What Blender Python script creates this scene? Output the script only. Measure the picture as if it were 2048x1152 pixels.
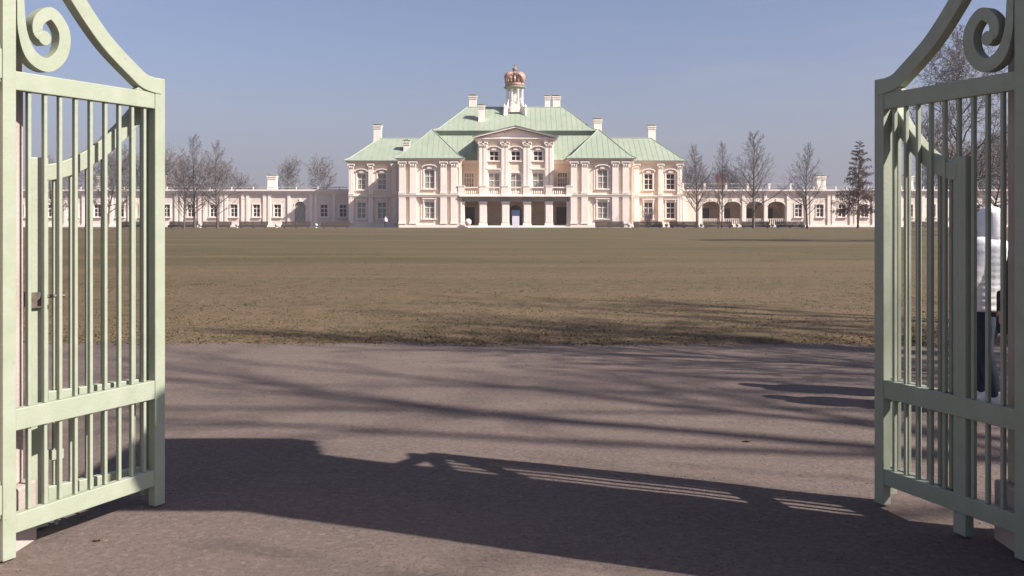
import bpy, math, random
from mathutils import Vector, Matrix, noise as mnoise
for o in list(bpy.data.objects): bpy.data.objects.remove(o)
S = bpy.context.scene; COL = S.collection
R = math.radians; PI = math.pi
# ------------------------------------------------------------ camera, sky, sun, exposure
H = 1.63; F = 1900.0; VX = 1031.0; HY = 434.0          # eye height (m); lens in pixels of the 2048 wide photo
cam_d = bpy.data.cameras.new('camera'); cam = bpy.data.objects.new('camera', cam_d); COL.objects.link(cam)
cam.location = (0, 0, H); cam.rotation_euler = (R(90), 0, 0)
cam_d.sensor_width = 36; cam_d.lens = F/2048*36
cam_d.shift_x = -(VX-1024)/2048; cam_d.shift_y = -(576-HY)/2048
cam_d.clip_start = .05; cam_d.clip_end = 6000
S.camera = cam
SUN_EL = R(38.5); SUNV = Vector((.925*math.cos(SUN_EL), -.38*math.cos(SUN_EL), math.sin(SUN_EL))).normalized()
AZ = math.atan2(SUNV.x, SUNV.y)                         # clockwise from +Y
W = bpy.data.worlds.new('World'); S.world = W; W.use_nodes = True
nt = W.node_tree; nt.nodes.clear()
out = nt.nodes.new('ShaderNodeOutputWorld'); bg = nt.nodes.new('ShaderNodeBackground')
sky = nt.nodes.new('ShaderNodeTexSky'); sky.sky_type = 'NISHITA'; sky.sun_disc = False
sky.sun_elevation = SUN_EL; sky.sun_rotation = AZ; sky.air_density = 1.0; sky.dust_density = 2.2; sky.ozone_density = 3.0
hs = nt.nodes.new('ShaderNodeHueSaturation'); hs.inputs['Saturation'].default_value = .78; hs.inputs['Value'].default_value = 1.07
# thin high cirrus: a little noise stretched sideways
tc = nt.nodes.new('ShaderNodeTexCoord'); mp = nt.nodes.new('ShaderNodeMapping'); mp.inputs['Scale'].default_value = (1.2, 1.2, 9)
mp.inputs['Rotation'].default_value = (R(3), R(4), 0)
nz = nt.nodes.new('ShaderNodeTexNoise'); nz.inputs['Scale'].default_value = 2.2; nz.inputs['Detail'].default_value = 6; nz.inputs['Roughness'].default_value = .55
rp = nt.nodes.new('ShaderNodeMapRange'); rp.inputs['From Min'].default_value = .5; rp.inputs['From Max'].default_value = .8; rp.inputs['To Max'].default_value = .3
mx = nt.nodes.new('ShaderNodeMix'); mx.data_type = 'RGBA'; mx.inputs['B'].default_value = (4.9, 4.9, 5.8, 1)
tint = nt.nodes.new('ShaderNodeMix'); tint.data_type = 'RGBA'; tint.blend_type = 'MULTIPLY'; tint.inputs[0].default_value = 1; tint.inputs['B'].default_value = (.985, .965, 1.13, 1)
L = nt.links.new
L(sky.outputs[0], hs.inputs['Color']); L(tc.outputs['Generated'], mp.inputs[0]); L(mp.outputs[0], nz.inputs['Vector'])
L(nz.outputs['Fac'], rp.inputs['Value']); L(rp.outputs[0], mx.inputs[0]); L(hs.outputs[0], tint.inputs['A']); L(tint.outputs['Result'], mx.inputs['A'])
sx = nt.nodes.new('ShaderNodeSeparateXYZ'); L(tc.outputs['Generated'], sx.inputs[0])
hr = nt.nodes.new('ShaderNodeMapRange'); hr.interpolation_type = 'SMOOTHSTEP'; hr.inputs['From Min'].default_value = -.02; hr.inputs['From Max'].default_value = .2; hr.inputs['To Min'].default_value = .75; hr.inputs['To Max'].default_value = 0
hm_ = nt.nodes.new('ShaderNodeMix'); hm_.data_type = 'RGBA'; hm_.inputs['B'].default_value = (3.75, 3.65, 4.4, 1)
L(sx.outputs['Z'], hr.inputs['Value']); L(hr.outputs[0], hm_.inputs[0]); L(mx.outputs['Result'], hm_.inputs['A']); L(hm_.outputs['Result'], bg.inputs['Color']); bg.inputs['Strength'].default_value = .052; L(bg.outputs[0], out.inputs[0])
sd = bpy.data.lights.new('sun', 'SUN'); sd.energy = 5.0; sd.angle = R(.53); sd.color = (1, .925, .84)
sun = bpy.data.objects.new('sun', sd); COL.objects.link(sun); sun.rotation_euler = SUNV.to_track_quat('Z', 'Y').to_euler(); sun.location = (30, -20, 40)
V = S.view_settings; V.view_transform = 'Standard'; V.look = 'None'; V.exposure = 1.0; V.gamma = 1; V.use_curve_mapping = False
S.render.resolution_x = 1024; S.render.resolution_y = 576
random.seed(7)

# ------------------------------------------------------------ materials
def mat(name, c, rough=.7, c2=None, scale=6, detail=5, fmin=.35, fmax=.65, bump=0, bscale=None, metal=0, stretch=None, c3=None, s3=.3, world=False, spec=.5, chips=None):
    m = bpy.data.materials.new(name); m.use_nodes = True; n = m.node_tree; b = n.nodes['Principled BSDF']; k = n.links.new
    b.inputs['Roughness'].default_value = rough; b.inputs['Metallic'].default_value = metal; b.inputs['Specular IOR Level'].default_value = spec
    b.inputs['Base Color'].default_value = (*c, 1)
    if world: g = n.nodes.new('ShaderNodeNewGeometry'); src = g.outputs['Position']
    else: g = n.nodes.new('ShaderNodeTexCoord'); src = g.outputs['Object']
    mpn = n.nodes.new('ShaderNodeMapping'); k(src, mpn.inputs[0])
    if stretch: mpn.inputs['Scale'].default_value = stretch
    col = None
    if c2:
        t = n.nodes.new('ShaderNodeTexNoise'); t.inputs['Scale'].default_value = scale; t.inputs['Detail'].default_value = detail; t.inputs['Roughness'].default_value = .6
        k(mpn.outputs[0], t.inputs['Vector'])
        r = n.nodes.new('ShaderNodeMapRange'); r.inputs['From Min'].default_value = fmin; r.inputs['From Max'].default_value = fmax; k(t.outputs['Fac'], r.inputs['Value'])
        x = n.nodes.new('ShaderNodeMix'); x.data_type = 'RGBA'; x.inputs['A'].default_value = (*c, 1); x.inputs['B'].default_value = (*c2, 1)
        k(r.outputs[0], x.inputs[0]); col = x.outputs['Result']
    if c3:
        t = n.nodes.new('ShaderNodeTexNoise'); t.inputs['Scale'].default_value = s3; t.inputs['Detail'].default_value = 4
        k(mpn.outputs[0], t.inputs['Vector'])
        r = n.nodes.new('ShaderNodeMapRange'); r.inputs['From Min'].default_value = .45; r.inputs['From Max'].default_value = .68; r.inputs['To Max'].default_value = .85; k(t.outputs['Fac'], r.inputs['Value'])
        x = n.nodes.new('ShaderNodeMix'); x.data_type = 'RGBA'; k(col, x.inputs['A']); x.inputs['B'].default_value = (*c3, 1)
        k(r.outputs[0], x.inputs[0]); col = x.outputs['Result']
    if chips:
        for sc_, lo, hi, am in ((22, .66, .70, .8), (3.1, .6, .8, .35)):
            t = n.nodes.new('ShaderNodeTexNoise'); t.inputs['Scale'].default_value = sc_; t.inputs['Detail'].default_value = 7; t.inputs['Roughness'].default_value = .7; k(mpn.outputs[0], t.inputs['Vector'])
            r = n.nodes.new("ShaderNodeMapRange"); r.inputs["From Min"].default_value = lo; r.inputs['From Max'].default_value = hi; r.inputs['To Max'].default_value = am; k(t.outputs['Fac'], r.inputs['Value'])
            x = n.nodes.new('ShaderNodeMix'); x.data_type = 'RGBA'; k(col, x.inputs['A']); x.inputs['B'].default_value = (*chips, 1); k(r.outputs[0], x.inputs[0]); col = x.outputs['Result']
    if col: k(col, b.inputs['Base Color'])
    if bump:
        t = n.nodes.new('ShaderNodeTexNoise'); t.inputs['Scale'].default_value = bscale or scale*4; t.inputs['Detail'].default_value = 6; k(src, t.inputs['Vector'])
        u = n.nodes.new('ShaderNodeBump'); u.inputs['Strength'].default_value = bump; u.inputs['Distance'].default_value = .02; k(t.outputs['Fac'], u.inputs['Height']); k(u.outputs[0], b.inputs['Normal'])
    return m
MT = dict(
    wall=mat('pink_stucco', (.74, .595, .465), .9, chips=(.62, .50, .40), c2=(.77, .65, .54), scale=.5, c3=(.70, .55, .42), s3=1.2, world=True, stretch=(1.6, 1.6, .5)),
    white=mat('white_stucco', (.83, .735, .66), .85, chips=(.66, .57, .50), c2=(.76, .66, .59), scale=.8, world=True, stretch=(1.6, 1.6, .5)),
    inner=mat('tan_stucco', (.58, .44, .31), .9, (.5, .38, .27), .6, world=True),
    roof=mat('mint_roof_metal', (.252, .295, .218), .6, chips=(.20, .24, .17), c2=(.285, .32, .25), scale=.35, c3=(.225, .28, .21), s3=.9, world=True, stretch=(1, 1, .35)),
    roofdark=mat('roof_fascia', (.22, .27, .2), .7, (.28, .32, .25), 2, world=True),
    glass=mat('window_glass', (.035, .035, .038), .12, (.06, .055, .05), 1.5),
    curtain=mat('curtained_window', (.2, .2, .175), .2, (.36, .35, .3), 2.2, stretch=(3, 1, .6)),
    black=mat('dark_opening', (.012, .012, .013), .4),
    gal=mat('gallery_stucco', (.68, .585, .505), .9, (.72, .63, .55), .6, c3=(.60, .51, .43), s3=1.5, world=True),
    galroof=mat('gallery_terrace', (.33, .34, .33), .9, (.42, .42, .4), 1, world=True),
    shadestucco=mat('shaded_stucco', (.36, .32, .30), .9, (.30, .27, .25), 1, world=True),  # entablature stucco darkened: shade under the balcony slab put into its colour
    brick=mat('red_brick', (.22, .12, .095), .9, (.18, .1, .08), 6, bump=.3),
    wood=mat('bench_wood', (.065, .045, .035), .7, (.1, .07, .055), 8, stretch=(.3, 6, 6)),
    iron=mat('pale_iron', (.45, .43, .4), .6, (.36, .34, .32), 10),
    gate=mat('gate_paint', (.285, .315, .238), .5, chips=(.15, .125, .085), c2=(.255, .285, .21), scale=3, c3=(.30, .325, .255), s3=9, bump=.09, bscale=50),
    steel=mat('lock_steel', (.08, .075, .07), .5, (.16, .12, .09), 30, metal=.4),
    pier=mat('pier_stucco', (0.425, 0.357, 0.327), .9, (0.383, 0.315, 0.289), 3, c3=(0.323, 0.272, 0.238), s3=1.6, bump=.3, bscale=60),
    bark=mat('bark', (.075, .056, .048), .95, (.11, .085, .075), 12, bump=.5, bscale=30, stretch=(1, 1, .3)),
    twig=mat('twigs', (.125, .108, .11), .95, (.155, .135, .135), 3),
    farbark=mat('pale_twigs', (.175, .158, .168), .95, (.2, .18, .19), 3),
    larch=mat('larch_twigs', (.075, .04, .034), .95, (.11, .055, .04), 4),
    salmon=mat('salmon_gilding', (.46, .235, .185), .55, (.40, .21, .16), 2),
    gold=mat('worn_gold', (.34, .23, .15), .5, (.28, .19, .13), 3, metal=.25),
    sign=mat('white_board', (.72, .69, .76), .6, (.64, .6, .7), 2),
    blue=mat('blue_board', (.035, .055, .12), .5, (.06, .09, .17), 3),
    coat=mat('white_quilted_coat', (.80, .79, .80), .75, (.74, .74, .75), 8, bump=.2, bscale=25),
    jeans=mat('blue_denim', (.035, .045, .07), .9, (.025, .032, .05), 6, bump=.2, bscale=120),
    dark=mat('black_cloth', (.014, .014, .017), .85, (.025, .024, .028), 8),
    skin=mat('skin', (.55, .33, .25), .55, (.5, .28, .21), 12),
    hair=mat('brown_hair', (.05, .03, .02), .6, (.08, .05, .03), 20, stretch=(4, 4, .5)),
    shoe=mat('white_shoe', (.7, .69, .67), .6, (.6, .58, .55), 8),
    stone=mat('pebble', (.06, .046, .04), .9, (.13, .10, .088), 3, world=True),
    leaf=mat('dry_leaf', (.09, .045, .025), .8, (.14, .08, .04), 9),
)
# ------------------------------------------------------------ helpers
ORI = {}
def tag(o, label=None, cat=None, group=None, kind=None):
    if label: o['label'] = label
    if cat: o['category'] = cat
    if group: o['group'] = group
    if kind: o['kind'] = kind
    return o
def thing(name, label, cat, loc=(0, 0, 0), rz=0, group=None):
    o = bpy.data.objects.new(name, None); COL.objects.link(o); o.empty_display_size = .3
    o.location = loc; o.rotation_euler = (0, 0, rz); ORI[o.name] = Vector((0, 0, 0))
    return tag(o, label, cat, group)
class MB:
    def __init__(s): s.v = []; s.f = []
    def add(s, vs, fs):
        n = len(s.v); s.v += [tuple(p) for p in vs]; s.f += [tuple(i+n for i in f) for f in fs]; return s
    def box(s, x0, x1, y0, y1, z0, z1):
        return s.add([(x0,y0,z0),(x1,y0,z0),(x1,y1,z0),(x0,y1,z0),(x0,y0,z1),(x1,y0,z1),(x1,y1,z1),(x0,y1,z1)],
            [(0,3,2,1),(4,5,6,7),(0,1,5,4),(1,2,6,5),(2,3,7,6),(3,0,4,7)])
    def cbox(s, x, y, z0, z1, w, d): return s.box(x-w/2, x+w/2, y-d/2, y+d/2, z0, z1)
    def poly(s, pts): return s.add(pts, [tuple(range(len(pts)))])
    def prism(s, pts, y0, y1):          # outline in x,z extruded along y
        n = len(pts); a = [(x, y0, z) for x, z in pts]; b = [(x, y1, z) for x, z in pts]
        return s.add(a+b, [tuple(range(n)), tuple(range(2*n-1, n-1, -1))]+[(i, i+n, (i+1) % n+n, (i+1) % n) for i in range(n)])
    def strip(s, pts, w, y0, y1, close=False):   # band along a centreline in x,z; w width or list
        n = len(pts); W_ = w if isinstance(w, (list, tuple)) else [w]*n; l = []; r = []
        for i, (x, z) in enumerate(pts):
            a = pts[max(i-1, 0)]; b = pts[min(i+1, n-1)]; dx, dz = b[0]-a[0], b[1]-a[1]; m = math.hypot(dx, dz) or 1
            l.append((x-dz/m*W_[i]/2, z+dx/m*W_[i]/2)); r.append((x+dz/m*W_[i]/2, z-dx/m*W_[i]/2))
        for i in range(n-1):
            a, b, c, d = l[i], l[i+1], r[i+1], r[i]
            vs = [(p[0], y0, p[1]) for p in (a, b, c, d)]+[(p[0], y1, p[1]) for p in (a, b, c, d)]
            fs = [(0,1,2,3),(7,6,5,4),(0,4,5,1),(3,2,6,7)]
            if i == 0: fs.append((0,3,7,4))
            if i == n-2: fs.append((1,5,6,2))
            s.add(vs, fs)
        return s
    def lathe(s, x, y, prof, n=16, sx=1, sy=1, rot=0):      # prof = [(r,z)...]
        vs = []; fs = []
        for r, z in prof:
            for k in range(n):
                a = 2*PI*k/n+rot; vs.append((x+math.cos(a)*r*sx, y+math.sin(a)*r*sy, z))
        for j in range(len(prof)-1):
            for k in range(n): fs.append((j*n+k, j*n+(k+1) % n, (j+1)*n+(k+1) % n, (j+1)*n+k))
        fs.append(tuple(range(n-1, -1, -1))); fs.append(tuple(range((len(prof)-1)*n, len(prof)*n)))
        return s.add(vs, fs)
    def tube(s, pts, rads, n=6, sq=None):
        P = [Vector(p) for p in pts]; vs = []; up = Vector((.13, .21, 1)).normalized()
        for i, p in enumerate(P):
            d = (P[min(i+1, len(P)-1)]-P[max(i-1, 0)]).normalized()
            a = d.cross(up)
            if a.length < .1: a = d.cross(Vector((1, 0, 0)))
            a.normalize(); b = d.cross(a)
            for k in range(n):
                t = 2*PI*k/n; vs.append(p+(a*math.cos(t)+b*math.sin(t))*rads[i])
        fs = [(j*n+k, j*n+(k+1) % n, (j+1)*n+(k+1) % n, (j+1)*n+k) for j in range(len(P)-1) for k in range(n)]
        fs += [tuple(range(n-1, -1, -1)), tuple(range((len(P)-1)*n, len(P)*n))]
        return s.add(vs, fs)
    def rings(s, rings):      # rings: (cx,cy,cz,rx,ry) horizontal ellipses, closed loft
        n = 20; vs = []; fs = []
        for cx, cy, cz, rx, ry in rings:
            for k in range(n): a = 2*PI*k/n; vs.append((cx+math.cos(a)*rx, cy+math.sin(a)*ry, cz))
        for j in range(len(rings)-1):
            for k in range(n): fs.append((j*n+k, j*n+(k+1) % n, (j+1)*n+(k+1) % n, (j+1)*n+k))
        fs.append(tuple(range(n-1, -1, -1))); fs.append(tuple(range((len(rings)-1)*n, len(rings)*n)))
        return s.add(vs, fs)
    def build(s, name, m, parent=None, smooth=False, label=None):
        me = bpy.data.meshes.new(name)
        po = ORI.get(parent.name, Vector((0, 0, 0))) if parent else Vector((0, 0, 0))
        base = Vector((0, 0, 0))
        if parent and s.v:
            xs, ys, zs = zip(*s.v); c = Vector(((min(xs)+max(xs))/2, (min(ys)+max(ys))/2, (min(zs)+max(zs))/2))
        elif s.v:
            xs, ys, zs = zip(*s.v); c = Vector(((min(xs)+max(xs))/2, (min(ys)+max(ys))/2, min(zs)))
        me.from_pydata([(v[0]-c.x, v[1]-c.y, v[2]-c.z) for v in s.v], [], s.f); me.update()
        if smooth:
            me.polygons.foreach_set('use_smooth', [True]*len(me.polygons))
            try: me.set_sharp_from_angle(angle=R(40))
            except Exception: pass
        me.materials.append(MT[m] if isinstance(m, str) else m)
        o = bpy.data.objects.new(name, me); COL.objects.link(o); ORI[o.name] = c
        if parent: o.parent = parent; o.location = c-po
        else: o.location = c
        if label: o['label'] = label
        return o
def fixnormals(o):
    import bmesh
    b = bmesh.new(); b.from_mesh(o.data); bmesh.ops.recalc_face_normals(b, faces=b.faces); b.to_mesh(o.data); b.free(); return o
def bevel(o, w, seg=2):
    b = o.modifiers.new('bevel', 'BEVEL'); b.width = w; b.segments = seg; b.limit_method = 'ANGLE'; b.angle_limit = R(35); return o
def copy_tree(o, parent=None):
    c = o.copy(); COL.objects.link(c)
    if parent: c.parent = parent; c.matrix_parent_inverse.identity()
    for ch in list(o.children): copy_tree(ch, c)
    return c
def px(x, Y): return (x-VX)*Y/F
def pz(y, Y): return H+(HY-y)*Y/F

def rib_face(m, pts, sp=.85, w=.03, h=.032):
    """roof plane with standing seams running up the slope"""
    P = [Vector(p) for p in pts]; nrm = (P[1]-P[0]).cross(P[2]-P[0])
    if nrm.length < 1e-6: return
    nrm.normalize()
    if nrm.z < 0: nrm = -nrm; P.reverse()
    m.poly([tuple(p) for p in P])
    u = Vector((0, 0, 1)).cross(nrm)
    if u.length < 1e-4: return
    u.normalize(); v = nrm.cross(u)
    uv = [(p.dot(u), p.dot(v)) for p in P]; nd = P[0].dot(nrm)
    a = min(q[0] for q in uv); b = max(q[0] for q in uv); k = math.ceil(a/sp)*sp
    while k < b:
        hit = []
        for i in range(len(uv)):
            p, q = uv[i], uv[(i+1) % len(uv)]
            if (p[0]-k)*(q[0]-k) < 0: t = (k-p[0])/(q[0]-p[0]); hit.append(p[1]+t*(q[1]-p[1]))
        if len(hit) >= 2 and max(hit)-min(hit) > .15:
            v0, v1 = min(hit), max(hit); c = []
            for hh in (0, h):
                for uu, vv in ((k-w/2, v0), (k+w/2, v0), (k+w/2, v1), (k-w/2, v1)): c.append(tuple(u*uu+v*vv+nrm*(nd+hh)))
            m.add(c, [(4,5,6,7),(0,1,5,4),(1,2,6,5),(2,3,7,6),(3,0,4,7)])
        k += sp
def bar3(m, a, b, r=.07): m.tube([a, b], [r, r], 6)

def holed_wall(m, x0, x1, z0, z1, Y, holes, th=.35):
    xs = sorted({x0, x1, *[h[0] for h in holes], *[h[1] for h in holes]}); zs = sorted({z0, z1, *[h[2] for h in holes], *[h[3] for h in holes]})
    for i in range(len(xs)-1):
        for j in range(len(zs)-1):
            cx, cz = (xs[i]+xs[i+1])/2, (zs[j]+zs[j+1])/2
            if any(h[0] < cx < h[1] and h[2] < cz < h[3] for h in holes): continue
            m.poly([(xs[i], Y, zs[j]), (xs[i+1], Y, zs[j]), (xs[i+1], Y, zs[j+1]), (xs[i], Y, zs[j+1])])
    for a, b, c, d in holes:
        m.poly([(a, Y, c), (a, Y, d), (a, Y+th, d), (a, Y+th, c)]); m.poly([(b, Y, c), (b, Y+th, c), (b, Y+th, d), (b, Y, d)])
        m.poly([(a, Y, d), (b, Y, d), (b, Y+th, d), (a, Y+th, d)]); m.poly([(a, Y, c), (a, Y+th, c), (b, Y+th, c), (b, Y, c)])
    m.poly([(x0, Y, z0), (x0, Y, z1), (x0, Y+th, z1), (x0, Y+th, z0)]); m.poly([(x1, Y, z0), (x1, Y+th, z0), (x1, Y+th, z1), (x1, Y, z1)])
    m.poly([(x0, Y, z1), (x1, Y, z1), (x1, Y+th, z1), (x0, Y+th, z1)])

def window(par, xc, z0, z1, w, Y, gl='glass', hood=None, cols=2, rows=3, sur=.2, name='window', arch=False, frame='white'):
    m = MB(); e = .07
    a, b = xc-w/2, xc+w/2
    m.box(a-sur, a, Y-e, Y+.02, z0-.02, z1+sur); m.box(b, b+sur, Y-e, Y+.02, z0-.02, z1+sur); m.box(a, b, Y-e, Y+.02, z1, z1+sur)
    if hood == 'flat':
        m.box(a-sur-.15, b+sur+.15, Y-.32, Y, z1+sur+.25, z1+sur+.42); m.box(a-sur, b+sur, Y-.16, Y, z1+sur, z1+sur+.25)
        for q in (a-sur+.08, b+sur-.08): m.box(q-.1, q+.1, Y-.26, Y-.17, z1+sur-.2, z1+sur+.25)
    if hood == 'arch':
        n = 10; pts = [(xc+(w/2+sur+.15)*math.cos(PI*k/n), z1+sur+.18+.42*math.sin(PI*k/n)) for k in range(n+1)]
        m.strip(pts, .16, Y-.34, Y); m.prism([(xc-.4, z1+sur), (xc+.4, z1+sur), (xc+.25, z1+sur+.42), (xc-.25, z1+sur+.42)], Y-.2, Y)
    f = m.build(name, frame, par)
    MB().box(a-sur-.08, b+sur+.08, Y-.22, Y, z0-.2, z0-.021).build('sill', frame, f)
    if arch:
        n = 12; pts = [(b, z0), (b, z1-w/2)]+[(xc+w/2*math.cos(PI*k/n), z1-w/2+w/2*math.sin(PI*k/n)) for k in range(1, n)]+[(a, z1-w/2), (a, z0)]
        MB().prism(pts, Y+.2, Y+.25).build('pane', gl, f)
        sp = MB(); sp.prism([(a, z1-w/2), *[(xc-w/2*math.cos(PI*k/n), z1-w/2+w/2*math.sin(PI*k/n)) for k in range(1, n//2+1)], (xc, z1+.001), (a, z1+.001)], Y+.05, Y+.19)
        sp.prism([(b, z1-w/2), (b, z1+.001), (xc, z1+.001), *[(xc+w/2*math.sin(PI*k/n), z1-w/2+w/2*math.cos(PI*k/n)) for k in range(1, n//2)]], Y+.05, Y+.19)
        sp.build('spandrel', frame, f)
    else: MB().box(a, b, Y+.2, Y+.25, z0, z1).build('pane', gl, f)
    g = MB(); t = .055
    for k in range(1, cols): xx = a+w*k/cols; g.box(xx-t*.9, xx+t*.9, Y+.13, Y+.195, z0, z1)
    for k in range(1, rows):
        zz = z0+(z1-z0)*k/rows; tt = t*(1.1 if k == rows-1 else .6)
        g.box(a, b, Y+.14, Y+.193, zz-tt, zz+tt)
    g.box(a, a+t, Y+.12, Y+.197, z0, z1); g.box(b-t, b, Y+.12, Y+.197, z0, z1); g.box(a+t, b-t, Y+.12, Y+.197, z0, z0+t); g.box(a+t, b-t, Y+.12, Y+.197, z1-t, z1)
    g.build('glazing_bar', frame, f)
    return f
def pilaster(par, x, z0, z1, w, Y, cap=True, d=.34, name='pilaster'):
    m = MB(); m.box(x-w/2, x+w/2, Y-d, Y, z0+.35, z1-(.75 if cap else 0))
    m.box(x-w/2-.07, x+w/2+.07, Y-d-.07, Y, z0, z0+.22); m.box(x-w/2-.035, x+w/2+.035, Y-d-.035, Y, z0+.22, z0+.35)
    m.box(x-w/2-.03, x+w/2+.03, Y-d-.03, Y, z1-.87 if cap else z1-.1, z1-.8 if cap else z1-.04)
    p = m.build(name, 'white', par)
    if cap:
        c = MB(); n = 5
        for k in range(n):
            t0 = k/n; zz = z1-.75+.6*t0; ee = .02+.16*t0*t0; c.box(x-w/2-ee, x+w/2+ee, Y-d-ee, Y, zz, zz+.12)
        for q in (-1, 0, 1):
            c.lathe(x+q*w*.38, Y-d-.08, [(.03, z1-.72), (.1, z1-.5), (.06, z1-.42)], 6); 
        for q in (-1, 1): c.lathe(x+q*(w/2+.12), Y-d-.1, [(.05, z1-.4), (.13, z1-.28), (.05, z1-.16)], 8)
        c.box(x-w/2-.2, x+w/2+.2, Y-d-.2, Y, z1-.15, z1)
        c.build('capital', 'white', p)
    return p
def cornice(par, pts, z0, z1, out=.45, name='cornice', m_='white', steps=3):
    """pts: x0,x1,y0,y1 rectangle; stepped moulding on the front and sides"""
    x0, x1, y0, y1 = pts; m = MB()
    for k in range(steps):
        e = out*(k+1)/steps; m.box(x0-e, x1+e, y0-e, y1, z0+(z1-z0)*k/steps+(0.0 if k == 0 else .0), z0+(z1-z0)*(k+1)/steps)
    return m.build(name, m_, par)
def chimney(par, x, Y, z0, z1, w, m_='white'):
    m = MB(); m.box(x-w/2, x+w/2, Y-w*.4, Y+w*.4, z0, z1-.35); m.box(x-w/2-.08, x+w/2+.08, Y-w*.4-.08, Y+w*.4+.08, z1-.7, z1-.58)
    m.box(x-w/2-.06, x+w/2+.06, Y-w*.4-.06, Y+w*.4+.06, z0, z0+.7)
    m.box(x-w/2-.12, x+w/2+.12, Y-w*.4-.12, Y+w*.4+.12, z1-.35, z1-.18)
    c = m.build('chimney', m_, par)
    k = MB()
    for a in (-1, 1):
        for b in (-1, 1): k.cbox(x+a*w*.36, Y+b*w*.28, z1-.18, z1, .1, .1)
    k.box(x-w/2-.14, x+w/2+.14, Y-w*.4-.1, Y+w*.4+.1, z1, z1+.06); k.prism([(x-w/2-.05, z1+.06), (x+w/2+.05, z1+.06), (x, z1+.28)], Y-w*.4, Y+w*.4)
    k.build('chimney_cap', 'roof', c)
    return c

# ============================================================ GROUND
def sheet(name, xs, ys, zf, m_, skirt=None):
    m = MB(); n = len(xs)
    m.v = [(x, y, zf(x, y)) for y in ys for x in xs]
    m.f = [(j*n+i, j*n+i+1, (j+1)*n+i+1, (j+1)*n+i) for j in range(len(ys)-1) for i in range(n-1)]
    if skirt is not None:
        b = len(m.v); m.v += [(xs[i], ys[0]-.03, skirt) for i in range(n)]; m.f += [(b+i, b+i+1, i+1, i) for i in range(n-1)]
    o = m.build(name, m_, None, smooth=True); tag(o, kind='structure'); return o
def nz2(x, y, s=1., o=0.): return mnoise.noise(Vector((x*s+o, y*s-o, o*.7)))
# ground materials in world space with several scales of variation
def ground_mat(name, base, alt, patch, fine_c, speck, bump, dist, streak=(1, 1, 1), fs=38, straw=None, strawy=None, grain=False):
    m = bpy.data.materials.new(name); m.use_nodes = True; n = m.node_tree; b = n.nodes['Principled BSDF']; k = n.links.new
    b.inputs['Roughness'].default_value = .95; b.inputs['Specular IOR Level'].default_value = .25
    g = n.nodes.new('ShaderNodeNewGeometry')
    def noi(sc, det=5, st=None, ro=.6):
        t = n.nodes.new('ShaderNodeTexNoise'); t.inputs['Scale'].default_value = sc; t.inputs['Detail'].default_value = det; t.inputs['Roughness'].default_value = ro
        mp_ = n.nodes.new('ShaderNodeMapping'); mp_.inputs['Scale'].default_value = st or (1, 1, 1); k(g.outputs['Position'], mp_.inputs[0]); k(mp_.outputs[0], t.inputs['Vector']); return t.outputs['Fac']
    def rng(s, a, c, to=1.):
        r = n.nodes.new('ShaderNodeMapRange'); r.inputs['From Min'].default_value = a; r.inputs['From Max'].default_value = c; r.inputs['To Max'].default_value = to; k(s, r.inputs['Value']); return r.outputs[0]
    def mixc(f, A, B):
        x = n.nodes.new('ShaderNodeMix'); x.data_type = 'RGBA'; k(f, x.inputs[0])
        if isinstance(A, tuple): x.inputs['A'].default_value = (*A, 1)
        else: k(A, x.inputs['A'])
        x.inputs['B'].default_value = (*B, 1); return x.outputs['Result']
    c = mixc(rng(noi(.35, 6, streak), .38, .62), base, alt)
    c = mixc(rng(noi(1.7, 5, streak), .5, .75, .7), c, patch)
    if straw:
        sp = n.nodes.new('ShaderNodeSeparateXYZ'); k(g.outputs['Position'], sp.inputs[0])
        r = n.nodes.new('ShaderNodeMapRange'); r.inputs['From Min'].default_value = strawy[1]; r.inputs['From Max'].default_value = strawy[0]; k(sp.outputs['Y'], r.inputs['Value'])
        mu = n.nodes.new('ShaderNodeMath'); mu.operation = 'MULTIPLY'; k(r.outputs[0], mu.inputs[0]); k(rng(noi(3, 6, (1, .6, 1)), .35, .6), mu.inputs[1])
        c = mixc(mu.outputs[0], c, straw)
    if grain:
        c = mixc(rng(noi(7, 6, (.6, 1, 1), .72), .50, .72, .55), c, patch); c = mixc(rng(noi(3.2, 6, (.5, 1.3, 1), .7), .54, .74, .55), c, fine_c)
    c = mixc(rng(noi(fs, 3, None, .7), .50, .66, .8), c, fine_c)
    c = mixc(rng(noi(fs*1.7, 3, None, .7), .54, .68, .8), c, speck)
    k(c, b.inputs['Base Color'])
    bu = n.nodes.new('ShaderNodeBump'); bu.inputs['Strength'].default_value = bump; bu.inputs['Distance'].default_value = dist
    k(noi(fs*.8, 8, None, .75), bu.inputs['Height']); k(bu.outputs[0], b.inputs['Normal'])
    return m
MT['gravel'] = ground_mat('pink_grey_gravel', (0.111, 0.083, 0.073), (0.134, 0.101, 0.087), (0.091, 0.069, 0.061), (0.163, 0.127, 0.112), (0.064, 0.049, 0.044), .6, .015, fs=22, grain=True)
MT['lawn'] = ground_mat('tired_spring_grass', (.058, .047, .019), (.108, .078, .040), (.040, .037, .014), (.100, .073, .040), (.042, .034, .015), .3, .02, (.1, .7, 1), 34, (.135, .088, .055), (13, 38), True)
MT['far'] = ground_mat('rough_ground', (0.060, 0.051, 0.030), (0.076, 0.064, 0.038), (0.051, 0.043, 0.025), (0.093, 0.076, 0.051), (0.043, 0.034, 0.017), .5, .04)
g = MB(); g.box(-2500, 2500, -600, 3500, -1.2, -.03); tag(g.build('ground', 'far'), kind='structure')
def lin(a, b, n): return [a+(b-a)*i/n for i in range(n+1)]
gz = lambda x, y: .010*nz2(x, y, .8)+.006*nz2(x, y, 2.6, 3)
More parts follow.
